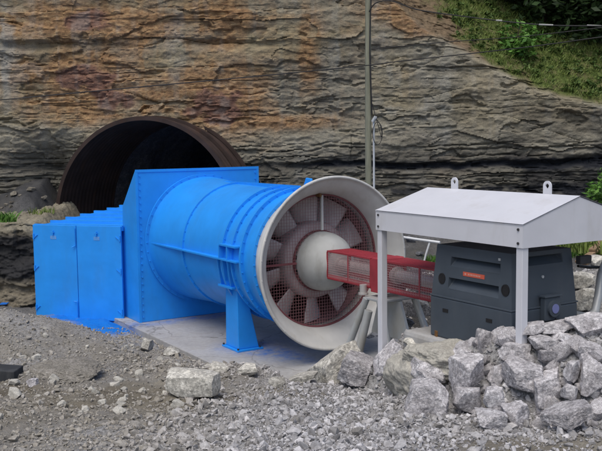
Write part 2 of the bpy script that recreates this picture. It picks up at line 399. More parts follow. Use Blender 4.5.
terr = np_mesh('ground', np.stack([GX, GY, GZ], -1).reshape(-1, 3), gridfaces(len(gy), len(gx)), 'ground', True, dict(gravel=gm, coal=coal, paint=pm))
tag(terr, None, None, kind='structure')

# ------------------------------------------------------------------ cliff
CLIFF_Y = 21.0
PORT = np.array([-3.66, 20.4]); PR = 2.40; PZ = 1.50           # portal: centre of front rim, radius, springing height
def build_cliff():
    xs = dense(-7.9, 7.9, .022, 45, 1.35)
    s1 = np.arange(1.0, 7.3, .022); s0 = np.arange(-1.5, 1.0, .1)
    s2 = 7.3 + np.cumsum(np.geomspace(.05, .9, 36)); ss = np.concatenate([s0, s1, s2])
    X, S = np.meshgrid(xs, ss)
    wav = .20 * (fbm(X * .30, S * .25, seed=31) - .5) + .12 * (fbm(X * 1.3, S * 1.1, seed=33) - .5) + .05 * (fbm(X * 4.5, S * 3, seed=35) - .5)
    Zs = S + wav
    r2 = np.random.default_rng(3); beds = [-2.]
    while beds[-1] < 24:
        z = beds[-1]; beds.append(z + (r2.uniform(.05, .18) if z < 3.15 else r2.choice([.10, .20, .38, .62, .9], p=[.22, .25, .25, .18, .10]) * r2.uniform(.8, 1.2)))
    beds = np.array(beds); bi = np.clip(np.searchsorted(beds, Zs) - 1, 0, len(beds) - 2)
    b0, b1 = beds[bi], beds[bi + 1]; th = b1 - b0; bf = bi.astype(float)
    off = r2.normal(0, 1, len(beds))[bi]; thick = np.clip(th / .4, .2, 1.2)
    loc = fbm(X * .55, bf * 5.3, seed=37, oct=3)
    D = off * .07 * thick * sstep(loc, .35, .6)
    jw = .5 + 1.5 * r2.random(len(beds))[bi] * thick
    jx = X / jw + r2.random(len(beds))[bi] * 10 + 1.1 * (fbm(X * .9, S * 2.4, seed=41) - .5); ji = np.floor(jx); jf = jx - ji
    hb = _h(ji, bf, np.zeros_like(ji), 5); h1 = _h(ji, bf, np.ones_like(ji), 6); h2 = _h(ji, bf, np.ones_like(ji) * 2, 6)
    act = sstep(fbm(X * .6, S * .8, seed=43, oct=3), .42, .58)
    D += (hb - .5) * .17 * thick * act
    D += ((Zs - b0) / th - .5) * (h1 - .65) * .12 * thick + (jf - .5) * (h2 - .5) * .12 * thick * act
    cb = np.minimum(Zs - b0, b1 - Zs); keep = fbm(X * .9, bf * 3.7, seed=51, oct=3)
    D -= .10 * np.exp(-(cb / .020) ** 2) * sstep(keep, .50, .66)
    cj = np.minimum(jf, 1 - jf) * jw
    D -= .05 * np.exp(-(cj / .016) ** 2) * sstep(_h(ji, bf, np.ones_like(ji) * 3, 7), .55, .8) * act
    D = D * (.85 - .47 * sstep(S, 2.9, 3.5))
    # angular fracture blocks at three sizes
    for sx, sz, am, sd_, wp in ((1.9, .62, .09, 201, .10), (.75, .24, .06, 203, .07), (.24, .09, .030, 205, .04)):
        wx = X + wp * 2 * (fbm(X * .8 / sx, S * .8 / sz, seed=sd_, oct=3) - .5); wz = S + wp * (fbm(X * .8 / sx, S * .8 / sz, seed=sd_ + 50, oct=3) - .5)
        hid, ox, oy, gap = cells(wx / sx, wz / sz, sd_); t1 = np.modf(hid * 97.3)[0] - .5; t2 = np.modf(hid * 31.7)[0] - .62
        on = sstep(fbm(X * .45 + sd_, S * .6, seed=sd_ + 7, oct=3), .36, .56) if sx > .3 else .45 + .55 * sstep(fbm(X * .7, S * 1.1, seed=207, oct=3), .44, .58)
        D += am * on * ((hid - .5) * .9 + t1 * ox * .7 + t2 * oy * .9) - am * .25 * on * np.exp(-(gap / .05) ** 2) * sstep(np.modf(hid * 57.1)[0], .45, .8)
    wx = X + .5 * (fbm(X * 1.2, S * 2, seed=57) - .5); wz = S + .3 * (fbm(X * 1.6, S * 2.4, seed=58) - .5)
    rn = 1 - np.abs(2 * fbm(wx * 1.5, wz * 6.0, seed=61, oct=5) - 1); D += .045 * (rn - .8) * (2 - 1. * sstep(S, 3.0, 3.7))
    sc = fbm(wx * .8, wz * 2.4, seed=63, oct=4); D -= .08 * sstep(sc, .60, .63) * (1 - .6 * sstep(sc, .63, .74))
    D += .28 * (fbm(X * .32, S * .5, seed=71, oct=3) - .5) + .06 * (fbm(X * 3.2, S * 6.5, seed=73, oct=4) - .5) + .035 * (fbm(X * 12, S * 18, seed=75, oct=3) - .5)
    D -= .75 * np.exp(-((X + 6.05) / .75) ** 2) * (1 - sstep(S, 2.6, 3.7))
    lip = np.exp(-((Zs - 2.72) / .07) ** 2) * (.4 + .6 * sstep(X, -1, 1)); D -= .12 * lip
    l2 = np.clip((5.72 - Zs) / .30, 0, 1) * (Zs < 5.72); D -= .22 * l2 ** .3 * (l2 > 0) * np.exp(-((Zs - 5.68) / .14) ** 2) * (1 - sstep(X, -1, .5)) * sstep(fbm(X * .8, S * 0, seed=79), .38, .5)
    ztop = np.interp(X, [-60, 1.6, 2.2, 2.9, 3.6, 4.8, 6.2, 7.2, 12, 40], [15, 9, 6.5, 5.95, 5.55, 4.85, 4.25, 3.95, 3.2, 3]) + .25 * (fbm(X * 1.3, X * 0, seed=81) - .5)
    over = np.clip(S - ztop, 0, None); sl = R(40)
    soft = sstep(over, 0, .4)
    Z = np.minimum(S, ztop) + over * math.sin(sl)
    Y = CLIFF_Y - D * (1 - .55 * soft) + over * math.cos(sl) + .10 * soft * (fbm(X * 3, S * 3, seed=83) - .5) * 2 + .16 * soft * (fbm(X * 9, S * 9, seed=85) - .5)
    Y = Y - .25 * np.clip(2.4 - Z, 0, 2) * 0.0 - np.clip(np.abs(X) - 8.5, 0, None) * .0
    # attributes (rock colour, not light)
    n = fbm(X * 1.2, S * 1.6, seed=91); n2 = fbm(X * 3.5, S * 4.5, seed=93)
    stre = fbm(X * 2.2 + .3 * fbm(X, S * 2, seed=94), S * .5, seed=95)
    def blob(x0, z0, sx, sz, p=1.): return p * np.exp(-((X - x0) / sx) ** 2 - ((Z - z0) / sz) ** 2)
    drip = fbm(X * 5.5 + .5 * fbm(X * 2, S * 3, seed=98), S * .22, seed=99, oct=3)
    rust = blob(-5.4, 5.0, 1.5, .45) + blob(-5.2, 4.2, 1.5, .4, .9) + blob(-5.5, 6.2, 1.5, .45, .9) + blob(-3.8, 6.0, .6, .6, .6) + blob(-1.9, 6.25, 1.0, .6, .9) + blob(-1.8, 4.35, .9, .7, 1.0) + blob(.25, 5.6, .30, 1.0, .55) + blob(2.6, 6.3, 1.2, .4, .6) + blob(-.3, 3.75, 1.1, .2, .6) + blob(-3.0, 4.7, 1.0, .4, .5) + blob(3.4, 5.9, 1.0, .25, .5) + .22
    rust = np.clip(sstep(rust * (.25 + .9 * n2 + .5 * hb) * (.6 + .8 * n) + .10 * sstep(1 - drip, .5, .62) * (1 - sstep(X, .8, 2.0)) * sstep(Z, 3.4, 4.2), .16, .90) * (1 - soft) * .85, 0, 1)
    purple = sstep((blob(-5.1, 4.9, .8, .35) + blob(-2.0, 4.15, .8, .5, 1.2) + blob(-4.9, 6.2, .7, .35) + blob(-4.4, 4.3, .5, .3)) * (.2 + 1.6 * n2), .45, .75) * .7
    pale = sstep(stre, .58, .72) * sstep(n2, .40, .6) * .25 + .15 * sstep(drip, .54, .70) * (.3 + .7 * sstep(n2, .38, .55)) + blob(-6.8, 5.2, .6, 1.3, .4) * sstep(n2, .36, .56)
    tan = np.clip(.85 * sstep(fbm(X * .9, S * 1.4, seed=97), .40, .60) + .3 * sstep(Z, 4.6, 6.0), 0, 1) * sstep(Z, 3.1, 3.9) * (1 - .35 * sstep(X, 1.5, 3.5) * (1 - sstep(Z, 5.2, 5.8)))
    coalm = .85 * np.exp(-((Zs - 2.72) / .10) ** 2) * (.35 + .65 * sstep(X, -.5, 1)) + .6 * np.exp(-((Zs - 2.1) / .10) ** 2) * sstep(n2, .35, .55) + .8 * (1 - sstep(Z, 1.5, 2.0)) * sstep(n2, .3, .5)
    coalm += .36 * (1 - sstep(Z, 2.8, 3.4)) + .45 * sstep(X, 4.2, 5.2) * (1 - sstep(Z, 3.6, 4.6)) * sstep(n, .4, .6)
    soil = np.clip(soft * 1.0 + .8 * sstep(X, 1.9, 3.4) * sstep(Z, 5.45, 6.1) * sstep(n2, .40, .55), 0, 1)
    grass = soft * (.6 + .4 * sstep(n2, .36, .6)) * sstep(X + .9 * over + 2.2 * (n - .5) + 2.0 * (n2 - .5), 4.2, 5.6)
    V = np.stack([X, Y, Z], -1).reshape(-1, 3); Fc = gridfaces(len(ss), len(xs))
    cx = PORT[0] + Tv[0] / Tv[1] * (CLIFF_Y - PORT[1]); cen = V[Fc].mean(1)
    rx = (cen[:, 0] - cx) / (PR / Nv[0]); rz = np.maximum(cen[:, 2] - PZ, 0) / PR
    Fc = Fc[(rx ** 2 + rz ** 2 > .97) | (cen[:, 1] > 23)]
    o = np_mesh('cliff', V, Fc, 'cliff_rock', True, dict(rust=rust, purple=purple, pale=pale, tan=tan, coal=coalm, soil=soil, grass=grass))
    try: o.data.set_sharp_from_angle(angle=R(38))
    except Exception: pass
    return tag(o, None, None, kind='structure'), (xs, ss, X, Y, Z, grass, soft)
cliff, CL = build_cliff()

# tunnel behind the liner
def build_tunnel():
    n = 40; L = np.linspace(1.4, 14, 40); V = []
    for t in L:
        for k in range(n + 1):
            th = math.pi * (-.22 + 1.44 * k / n); rr = PR * 1.06 * (1 + .10 * (float(vnoise(math.cos(th) * 3 + 9, math.sin(th) * 3 + t * 1.3, None, 7)) - .5))
            c = PORT + Tv * t - Nv * rr * math.cos(th); V.append((c[0], c[1], PZ + rr * math.sin(th)))
    Fq = [tuple(f) for f in gridfaces(len(L), n + 1)]
    m = MB(); m.add(V, Fq); m.add(V[-(n + 1):], [tuple(range(n + 1))])
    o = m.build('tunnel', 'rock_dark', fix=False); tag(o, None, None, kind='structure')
build_tunnel()

# bench with a dark coal face, left behind the airlock
def build_ledge():
    nu, nz = 150, 60; V = []; att = []
    top = 1.52
    prof = [(0, .0)]  # s along: front face bottom->top then back over the top
    ss = np.concatenate([np.linspace(0, 1.9, 110), 1.9 + np.linspace(.03, 3.6, 90)])
    nu = 330; xs = np.linspace(-10.5, -4.95, nu); X, S = np.meshgrid(xs, ss)
    front = 17.75 + .35 * (fbm(X * 1.1, X * 0, seed=101) - .5) * 2 - .28 * (X + 6.0)
    f = np.minimum(S, 1.9); bk = np.clip(S - 1.9, 0, None)
    Z = -.35 + f + bk * .10
    topdrop = .75 * sstep(X, -5.75, -5.1); Z = np.where(S > 1.2, Z - topdrop * (S > 1.5), Z)
    bz = np.floor(Z * 5.5 + 1.2 * fbm(X * 1.2, Z * 2, seed=102)); hx = np.floor(X * 1.6 + _h(bz, bz * 0, bz * 0, 3) * 5)
    D = .22 * (_h(hx, bz, bz * 0, 4) - .5) + .30 * (fbm(X * 1.6, Z * 4, seed=103) - .5) + .16 * (fbm(X * 6, Z * 12, seed=105) - .5)
    Y = front + bk - D * 1.2 + .18 * f
    Z = Z + (bk > 0) * (.10 * (fbm(X * 3, Y * 3, seed=107) - .5) + .12 * (fbm(X * 10, Y * 10, seed=109) - .5))
    pale = sstep(S, 1.80, 1.92) * .9; coal = (1 - sstep(S, 1.72, 1.9)) * sstep(S, .75, .95) * .95 + (1 - sstep(S, .75, .95)) * .2
    o = np_mesh('rock_ledge', np.stack([X, Y, Z], -1).reshape(-1, 3), gridfaces(len(ss), nu), 'cliff_rock', True,
                dict(rust=0 * X, purple=0 * X, pale=pale * .05, tan=.25 * (1 - coal), coal=coal, soil=0 * X + .25 * (1 - coal) * (1 - pale), grass=0 * X))
    tag(o, None, None, kind='structure')
build_ledge()

# concrete slab under the fan
def slab():
    m = MB(); m.prismz([(-8.2, -1.6), (-.72, -1.6), (-.72, -1.09), (1.55, -1.09), (1.55, 1.9), (-8.2, 1.9)], -.42, 0)
    o = m.build('concrete_slab', 'concrete', bevel=.012); o.location = (C0[0], C0[1], 0); o.rotation_euler = (0, 0, RZ)
    bm = bmesh.new(); bm.from_mesh(o.data)
    top = [f for f in bm.faces if f.normal.z > .9]
    bmesh.ops.triangulate(bm, faces=top); bmesh.ops.subdivide_edges(bm, edges=list(bm.edges), cuts=20, use_grid_fill=True)
    bm.to_mesh(o.data); bm.free()
    me = o.data; at = me.attributes.new('paint', 'FLOAT', 'POINT')
    vals = []
    for v in me.vertices:
        a, b = v.co.x, v.co.y
        d1 = math.exp(-((a + 1.2) / .65) ** 2 - ((b + .55) / .26) ** 2) + math.exp(-((a + 1.6) / .35) ** 2 - ((b + .8) / .3) ** 2) + .8 * math.exp(-((a + .6) / .8) ** 2 - ((b + .3) / .12) ** 2)
        d1 += math.exp(-((a + 4.35) / .22) ** 2) * .9; vals.append(min(1, d1))
    at.data.foreach_set('value', vals)
    tag(o, None, None, kind='structure')
slab()

# ------------------------------------------------------------------ steel portal liner
def build_portal():
    root = thing('tunnel_portal', 'rusty brown steel arch lining the dark mine mouth in the cliff', 'tunnel portal', (PORT[0], PORT[1], 0), RT)
    n = 72; m = MB()                      # local x across, y along the tunnel
    prof = [(-.02, PR - .07)]; y = 0
    yy = np.arange(0, 2.6, .04)
    def ringpts(r, yv, a0=-.02, a1=math.pi + .02): return [(-r * math.cos(a0 + (a1 - a0) * k / n), yv, PZ + r * math.sin(a0 + (a1 - a0) * k / n)) for k in range(n + 1)]
    V = []
    for yv in yy: V += ringpts(PR - .05 + .022 * math.cos(yv / .16 * 2 * math.pi), yv)
    for yv in yy[::-1]: V += ringpts(PR - .035 + .022 * math.cos(yv / .16 * 2 * math.pi), yv)
    m.add(V, [tuple(f) for f in gridfaces(2 * len(yy), n + 1)], True)
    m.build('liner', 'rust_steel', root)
    for i, yv in enumerate((0.0, .55, 1.1, 1.6)):
        q = MB(); a, b = PR - .065 if i == 0 else PR - .02, PR + (.03 if i == 0 else .05); y0, y1 = yv - .03, yv + (.07 if i == 0 else .06)
        V = ringpts(a, y0) + ringpts(b, y0) + ringpts(b, y1) + ringpts(a, y1); k = n + 1
        fs = [(r * k + j, r * k + j + 1, ((r + 1) % 4) * k + j + 1, ((r + 1) % 4) * k + j) for r in range(4) for j in range(n)]
        fs += [(0, k, 2 * k, 3 * k), (n, n + k, n + 2 * k, n + 3 * k)]
        q.add(V, fs); q.build('rib', 'rust_steel', root)
    for sx in (-1, 1):
        for yv in (.12, .75, 1.4):
            q = MB(); q.box((sx * (PR - .02) - .07, yv - .07, -.3), (sx * (PR - .02) + .07, yv + .07, PZ)); q.build('post', 'rust_steel', root)
        q = MB(); q.box((sx * (PR - .03) - .10, .02, PZ - .20), (sx * (PR - .03) + .10, 2.4, PZ - .02)); q.build('sill_beam', 'rust_steel', root)
build_portal()

# ------------------------------------------------------------------ the fan
fan = thing('ventilation_fan', 'big bright blue mine fan with pale flared bell mouth and red mesh over its blades', 'ventilation fan', (C0[0], C0[1], 0), RZ)
XF = Matrix.Translation((0, 0, AX))
P0 = -4.45
def build_fan():
    # box joining the fan to the main duct: upright front, back falling away
    m = MB(); m.prism([(P0, 0), (P0, 2.82), (P0 - .7, 2.12), (P0 - .73, 1.74), (P0 - 2.0, 1.6), (P0 - 2.0, 0)], -1.378, 1.183)
    tb = m.build('transition_box', 'blue_paint', fan, bevel=.012)
    q = MB(); t_ = .035
    for lo, hi in (((P0, -1.378, 2.77), (P0 + .012, 1.183, 2.82)), ((P0, -1.378, .0), (P0 + .012, -1.33, 2.767)), ((P0, 1.135, .0), (P0 + .012, 1.183, 2.767))): q.box(lo, hi)
    for k in range(22):
        z = .1 + k * .124
        for b in (-1.30, 1.105): q.tube([(P0 + .002, b, z), (P0 + .022, b, z)], .013, 6)
    q.build('edge_flange', 'blue_paint', tb)
    # cylinder
    d = MB(); d.lathe([(P0, 1.175), (-3.12, 1.082), (-1.6, 1.055), (-.5, 1.045)], 96); duct = d.build('duct', 'blue_paint', fan, xf=XF)
    for x0, r0, wd, pr in ((P0 + .03, 1.175, .05, .055), (-3.09, 1.08, .07, .030), (-1.62, 1.057, .05, .045), (-1.30, 1.053, .035, .038), (-.98, 1.05, .05, .055), (-.60, 1.047, .045, .05)):
        q = MB(); q.lathe([(x0 - wd / 2, r0 - .02), (x0 - wd / 2, r0 + pr), (x0 + wd / 2, r0 + pr), (x0 + wd / 2, r0 - .02)], 96, smooth=False)
        if pr > .029:
            nb = 44
            for k in range(nb):
                t = 2 * math.pi * k / nb; ca, sa = math.cos(t), math.sin(t); rr = r0 + pr
                q.tube([(x0 - wd / 2 - .014, (rr - .022) * ca, (rr - .022) * sa), (x0 + wd / 2 + .014, (rr - .022) * ca, (rr - .022) * sa)], .011, 6)
        q.build('flange', 'blue_paint', duct, xf=XF)
    for sy in (-1, 1):     # long fins at shaft height
        q = MB(); ys = sorted((sy * 1.02, sy * 1.165)); q.box((P0 + .06, ys[0], AX - .012), (-1.0, ys[1], AX + .012)); q.build('stiffener', 'blue_paint', duct)
    q = MB(); q.box((P0 + .06, -.012, AX + 1.04), (-1.0, .012, AX + 1.12)); q.build('stiffener', 'blue_paint', duct)
    q = MB(); q.prism([(-.92, AX + 1.04), (-.64, AX + 1.04), (-.66, AX + 1.24), (-.80, AX + 1.25)], -.02, .02); q.build('lifting_lug', 'blue_paint', duct, bevel=.01)
    for sy in (-1, 1):     # inspection frame above the pillar
        q = MB()
        y0, y1 = sorted((sy * 1.0, sy * 1.15))
        q.box((-1.58, y0, AX + .21), (-1.04, y1, AX + .235)); q.box((-1.33, y0, AX + .014), (-1.30, y1, AX + .208)); q.box((-1.60, y0, AX + .014), (-1.575, y1, AX + .208)); q.build('bracket_frame', 'blue_paint', duct)
        # pillar, gusset straps and base plate
        ya, yb, yt = sy * .917, sy * .55, sy * .765
        p = MB(); x0, x1 = -1.858, -1.418
        p.hexa([(x0, ya, .03), (x1, ya, .03), (x1, yb, .03), (x0, yb, .03)], [(x0 + .03, ya, 1.0), (x1 - .02, ya, 1.0), (x1 - .02, yt, 1.0), (x0 + .03, yt, 1.0)])
        pil = p.build('pillar', 'blue_paint', fan, bevel=.01)
        q = MB(); yy = sorted((ya - sy * -.045, yb - sy * .05)); q.box((x0 - .06, yy[0], 0.0), (x1 + .06, yy[1], .03)); q.build('base_plate', 'blue_paint', pil, bevel=.005)
        q = MB(); yy = sorted((sy * 1.03, sy * .70)); q.box((x0 - .02, yy[0], 1.001), (x1 + .02, yy[1], 1.035)); q.build('cap_plate', 'blue_paint', pil, bevel=.004)
        q = MB()
        for xa in (x0 + .05, (x0 + x1) / 2, x1 - .05):
            q.hexa([(xa - .013, sy * .82, 1.035), (xa + .013, sy * .82, 1.035), (xa + .013, sy * 1.01, 1.035), (xa - .013, sy * 1.01, 1.035)], [(xa + .14, sy * .98, AX - .014), (xa + .162, sy * .98, AX - .014), (xa + .162, sy * 1.15, AX - .014), (xa + .14, sy * 1.15, AX - .014)])
        q.build('gusset', 'blue_paint', pil)
        for xa in (x0 - .03, x1 + .03):
            for y_ in (ya + sy * .025, yb): q = MB(); q.tube([(xa, y_, .03), (xa, y_, .055)], .018, 6); q.build('anchor_bolt', 'dark_metal', pil)
    # bell mouth
    b = MB(); b.lathe([(-.62, 1.012), (-.42, 1.012), (-.30, 1.04), (-.20, 1.085), (-.10, 1.155), (-.04, 1.215), (0, 1.262), (.006, 1.262), (.006, 1.297), (-.02, 1.302), (-.05, 1.275), (-.12, 1.19), (-.22, 1.11), (-.35, 1.06), (-.50, 1.052), (-.62, 1.05)], 128, closed=True)
    for k in range(28):
        t = 2 * math.pi * (k + .5) / 28; b.tube([(.004, 1.28 * math.cos(t), 1.28 * math.sin(t)), (.012, 1.28 * math.cos(t), 1.28 * math.sin(t))], .010, 6)
    bell = b.build('bell_mouth', 'grey_paint', fan, xf=XF)
    l = MB(); l.lathe([(-.62, 1.008), (-2.9, 1.005), (-2.92, .02)], 64); l.build('lining', 'oxide_red', fan, xf=XF)
    # rotor
    rt_ = MB(); rt_.lathe([(-1.15, .02), (-1.15, .58), (-.60, .595), (-.53, .575), (-.50, .52), (-.49, .02)], 64); rotor = rt_.build('rotor', 'hub_paint', fan, xf=XF)
    sec = [(.57, .42, 46), (.70, .45, 39), (.83, .48, 32), (.985, .50, 27)]
    for k in range(10):
        t0 = math.radians(95 + 36 * k); V = []
        for r, ch, pit in sec:
            pr = []
            for i in range(12):
                u = 2 * math.pi * i / 12; cx_, cy_ = ch / 2 * math.cos(u), .030 * math.sin(u) * (1.1 + .5 * math.cos(u)) + .035 * (1 - math.cos(u) ** 2); pr.append((cx_, cy_))
            ap = math.radians(pit)
            for cx_, cy_ in pr:
                tx = cx_ * math.cos(ap) + cy_ * math.sin(ap); ax = -cx_ * math.sin(ap) + cy_ * math.cos(ap)
                V.append((-.82 + ax, r * math.cos(t0) - tx * math.sin(t0), r * math.sin(t0) + tx * math.cos(t0)))
        m = MB(); fs = [(i * 12 + j, i * 12 + (j + 1) % 12, (i + 1) * 12 + (j + 1) % 12, (i + 1) * 12 + j) for i in range(3) for j in range(12)]
        m.add(V, fs, True); m.add(V[:12], [tuple(range(12))]); m.add(V[36:], [tuple(range(12))]); m.build('blade', 'blade_paint', rotor, xf=XF)
    g = MB(); g.lathe([(-.47, .02), (-.47, .445), (-.40, .450), (-.30, .445), (-.17, .415), (-.05, .345), (.04, .245), (.10, .14), (.12, .02)], 64); nose = g.build('nose_cone', 'dome_paint', fan, xf=XF)
    q = MB(); q.lathe([(-.475, .447), (-.475, .470), (-.455, .470), (-.455, .447)], 64, smooth=False, closed=True); q.build('ring', 'maroon_paint', nose, xf=XF)
    for z_ in (.08, -.12):
        q = MB(); y_ = -math.sqrt(.452 ** 2 - z_ * z_); q.box((-.44, y_ - .003, z_ - .03), (-.40, y_ + .03, z_ + .03)); q.build('vent_slot', 'opening_black', nose, xf=XF)
    # mesh guard
    gx_ = -.40; gd = MB(); gd.lathe([(gx_ - .03, .993), (gx_ - .03, 1.016), (gx_ + .008, 1.016), (gx_ + .008, .993)], 96, smooth=False, closed=True); guard = gd.build('mesh_guard', 'maroon_paint', fan, xf=XF)
    q = MB(); st = .047; Ro, Ri = 1.0, .44; wr = .0044
    for i in range(-21, 22):
        o_ = i * st; a_ = Ro * Ro - o_ * o_
        if a_ <= 0: continue
        L = math.sqrt(a_); h_ = math.sqrt(max(0, Ri * Ri - o_ * o_))
        for s0, s1 in (((-L, -h_), (h_, L)) if h_ > 0 else ((-L, L),)):
            q.bar((gx_, o_, s0), (gx_, o_, s1), wr); q.bar((gx_ + .004, s0, o_), (gx_ + .004, s1, o_), wr)
    q.build('wire_mesh', 'guard_wire', guard, xf=XF)
    q = MB(); q.bar((gx_ + .02, 0, .47), (gx_ + .02, 0, 1.0), .035, .03, up=(1, 0, 0)); q.build('guard_bar', 'grey_paint', guard, xf=XF)
    for t in (180,):
        t = math.radians(t); q = MB(); q.bar((gx_ + .02, .47 * math.cos(t), .47 * math.sin(t)), (gx_ + .02, 1.0 * math.cos(t), 1.0 * math.sin(t)), .03, .035, up=(1, 0, 0)); q.build('guard_bar', 'maroon_paint', guard, xf=XF)
    q = MB(); q.box((gx_ + .0, -.10, .98), (gx_ + .12, -.07, 1.03)); q.build('clip', 'rust_bolt', guard, xf=XF)
build_fan()

# drive shaft, its guard and the bearing stand (all in the fan's axis frame)
MOT_A = 2.99
def build_drive():
    sh = thing('drive_shaft', 'long pale steel shaft inside the red mesh tunnel between fan hub and motor', 'shaft', (C0[0], C0[1], 0), RZ)
    m = MB(); m.tube([(.08, 0, AX), (MOT_A, 0, AX)], .078, 24); m.build('shaft_tube', 'steel_shaft', sh)
    for x0, x1, r in ((.10, .15, .11), (1.42, 1.48, .115), (2.80, 2.93, .12)):
        q = MB(); q.tube([(x0, 0, AX), (x1, 0, AX)], r, 24); q.build('coupling', 'steel_shaft', sh, bevel=.006)
    gu = thing('shaft_guard', 'red wire mesh tunnel guarding the shaft from fan hub to dark motor', 'machine guard', (C0[0], C0[1], 0), RZ)
    w_, z0, z1 = .20, 1.30, 1.69
    for x0, x1 in ((.06, 1.12), (1.37, 2.94)):
        f = MB(); t = .022
        for y in (-w_, w_):
            for z in (z0, z1): f.bar((x0, y, z), (x1, y, z), t)
            for x in (x0, (x0 + x1) / 2, x1): f.bar((x, y, z0 + t / 2), (x, y, z1 - t / 2), t)
        for x in (x0, x1):
            for z in (z0, z1): f.bar((x, -w_ + t / 2, z), (x, w_ - t / 2, z), t * .9)
        f.box((x0, -w_ - .004, z0 - .02), (x1, -w_ + .002, z0 + .055)); f.box((x0, w_ - .002, z0 - .02), (x1, w_ + .004, z0 + .055))
        f.build('frame', 'red_paint', gu)
        q = MB(); st = .032; wr = .0042
        for y in (-w_ - .006, w_ + .006):
            for x in np.arange(x0 + st, x1, st): q.bar((x, y, z0), (x, y, z1), wr)
            for z in np.arange(z0 + st, z1, st): q.bar((x0, y + .004, z), (x1, y + .004, z), wr)
        q.build('side_mesh', 'pale_wire', gu)
        q = MB(); wr = .006
        for x in np.arange(x0 + st, x1, st): q.bar((x, -w_, z1), (x, w_, z1), wr)
        for y in np.arange(-w_ + st, w_, st): q.bar((x0, y, z1 + .004), (x1, y, z1 + .004), wr)
        q.build('top_mesh', 'red_wire', gu)
    q = MB(); q.prism([(1.13, 1.24), (1.36, 1.24), (1.36, 1.67), (1.32, 1.71), (1.17, 1.71), (1.13, 1.67)], -.215, .215); q.build('bearing_cover', 'red_paint', gu, bevel=.01)
    st = thing('bearing_stand', 'pale grey pipe trestle with splayed legs under the red shaft guard', 'trestle', (C0[0], C0[1], 0), RZ)
    m = MB(); m.box((1.08, -.31, 1.145), (1.50, .31, 1.18)); m.build('saddle', 'galvanised', st, bevel=.008)
    for y, f in ((-.29, -.42), (.29, .42)):
        q = MB(); q.tube([(1.14, y, 1.16), (.62, f, -.0)], .048, 16); lg = q.build('leg', 'galvanised', st)
        q = MB(); q.box((.50, f - .12, 0), (.74, f + .12, .02)); q.build('foot_plate', 'galvanised', lg)
        q = MB(); q.tube([(1.44, y, 1.16), (1.98, f, -.0)], .048, 16); lg = q.build('leg', 'galvanised', st)
        q = MB(); q.box((1.86, f - .12, 0), (2.10, f + .12, .02)); q.build('foot_plate', 'galvanised', lg)
    q = MB(); q.tube([(1.20, -.30, 1.00), (1.02, -.46, -.0)], .058, 16); q.build('leg', 'galvanised', st)
    q = MB(); q.prism([(1.06, 1.138), (1.52, 1.138), (1.74, .62), (.88, .62)], -.02, .02); q.build('web_plate', 'galvanised', st)
    q = MB(); q.tube([(1.06, -.285, 1.20), (1.06, -.285, 1.225)], .068, 20); q.tube([(1.06, -.285, 1.225), (1.06, -.285, 1.335)], .05, 20); q.build('cap', 'steel_shaft', st, bevel=.006)
build_drive()

# ------------------------------------------------------------------ airlock duct with doors
def build_airlock():
    root = thing('airlock_duct', 'bright blue steel airlock with twin doors and stepped roof left of the fan', 'airlock', (-5.23, 16.95, 0), RT)
    Wd, z0, z1 = 1.985, -.06, 1.76
    m = MB(); m.box((.02, .05, -.42), (Wd - .10, 3.6, z1 - .07)); m.build('body', 'blue_paint', root)
    m = MB(); m.box((.06, .16, -.40), (Wd + .2, .3, z0 - .02)); m.box((-.02, .10, -.40), (Wd + .25, .16, -.30)); m.build('plinth', 'blue_paint', root)
    for k in range(7):
        y0 = .045 + .53 * k; zt = z1 + .024 * k
        q = MB(); q.box((.0, y0, zt - .10), (Wd - .02, y0 + .055, zt)); q.box((.01, y0 + .056, zt - .09), (Wd - .03, y0 + .528, zt - .028)); q.build('roof_panel', 'blue_paint', root)
    half = Wd * .495
    for k, (x0, x1) in enumerate(((.0, half - .006), (half + .006, Wd - .03))):
        d = MB(); d.box((x0, 0, z0), (x1, .04, z1 - .012)); door = d.build('door', 'blue_paint', root, bevel=.006)
        xh = x0 + .0 if k == 0 else x1
        for zz in (z1 - .24, (z0 + z1) / 2 + .05, z0 + .18):
            q = MB(); q.tube([(xh + (.02 if k == 0 else -.02), -.012, zz - .055), (xh + (.02 if k == 0 else -.02), -.012, zz + .055)], .014, 8); s_ = 1 if k == 0 else -1
            q.bar((xh + s_ * .03, -.006, zz - .03), (xh + s_ * .11, -.006, zz + .035), .022, .01); q.build('hinge', 'blue_paint', door)
        xm = (x0 + x1) / 2 - (.02 if k == 0 else .04)
        q = MB(); q.bar((xm, -.012, z1 - .12), (xm, -.012, z1 - .20), .035, .02); q.tube([(xm - .03, -.02, z1 - .15), (xm + .03, -.02, z1 - .15)], .010, 6); q.build('lug', 'blue_paint', door)
        q = MB(); q.box((xm - .065, -.004, z1 - .285), (xm + .065, -.0005, z1 - .215)); q.build('worn_plate', 'sticker_worn', door)
        if k == 0:
            q = MB(); xr = x1 - .012
            q.tube([(xr, -.022, z1 - .06), (xr, -.022, z1 - .40)], .011, 8); q.tube([(xr, -.022, z1 - .40), (xr - .06, -.045, z1 - .43)], .011, 8); q.build('latch_rod', 'blue_paint', door); q = MB(); q.tube([(xr, -.022, z0 + .02), (xr, -.022, z0 + .34)], .011, 8); q.tube([(xr, -.022, z0 + .34), (xr - .06, -.045, z0 + .345)], .011, 8)
            q.build('latch_rod', 'blue_paint', door)
paint('sticker_worn', (.09, .30, .70), .6, dirt=(.42, .36, .36), damt=.8, dscale=18, streak=False)
build_airlock()

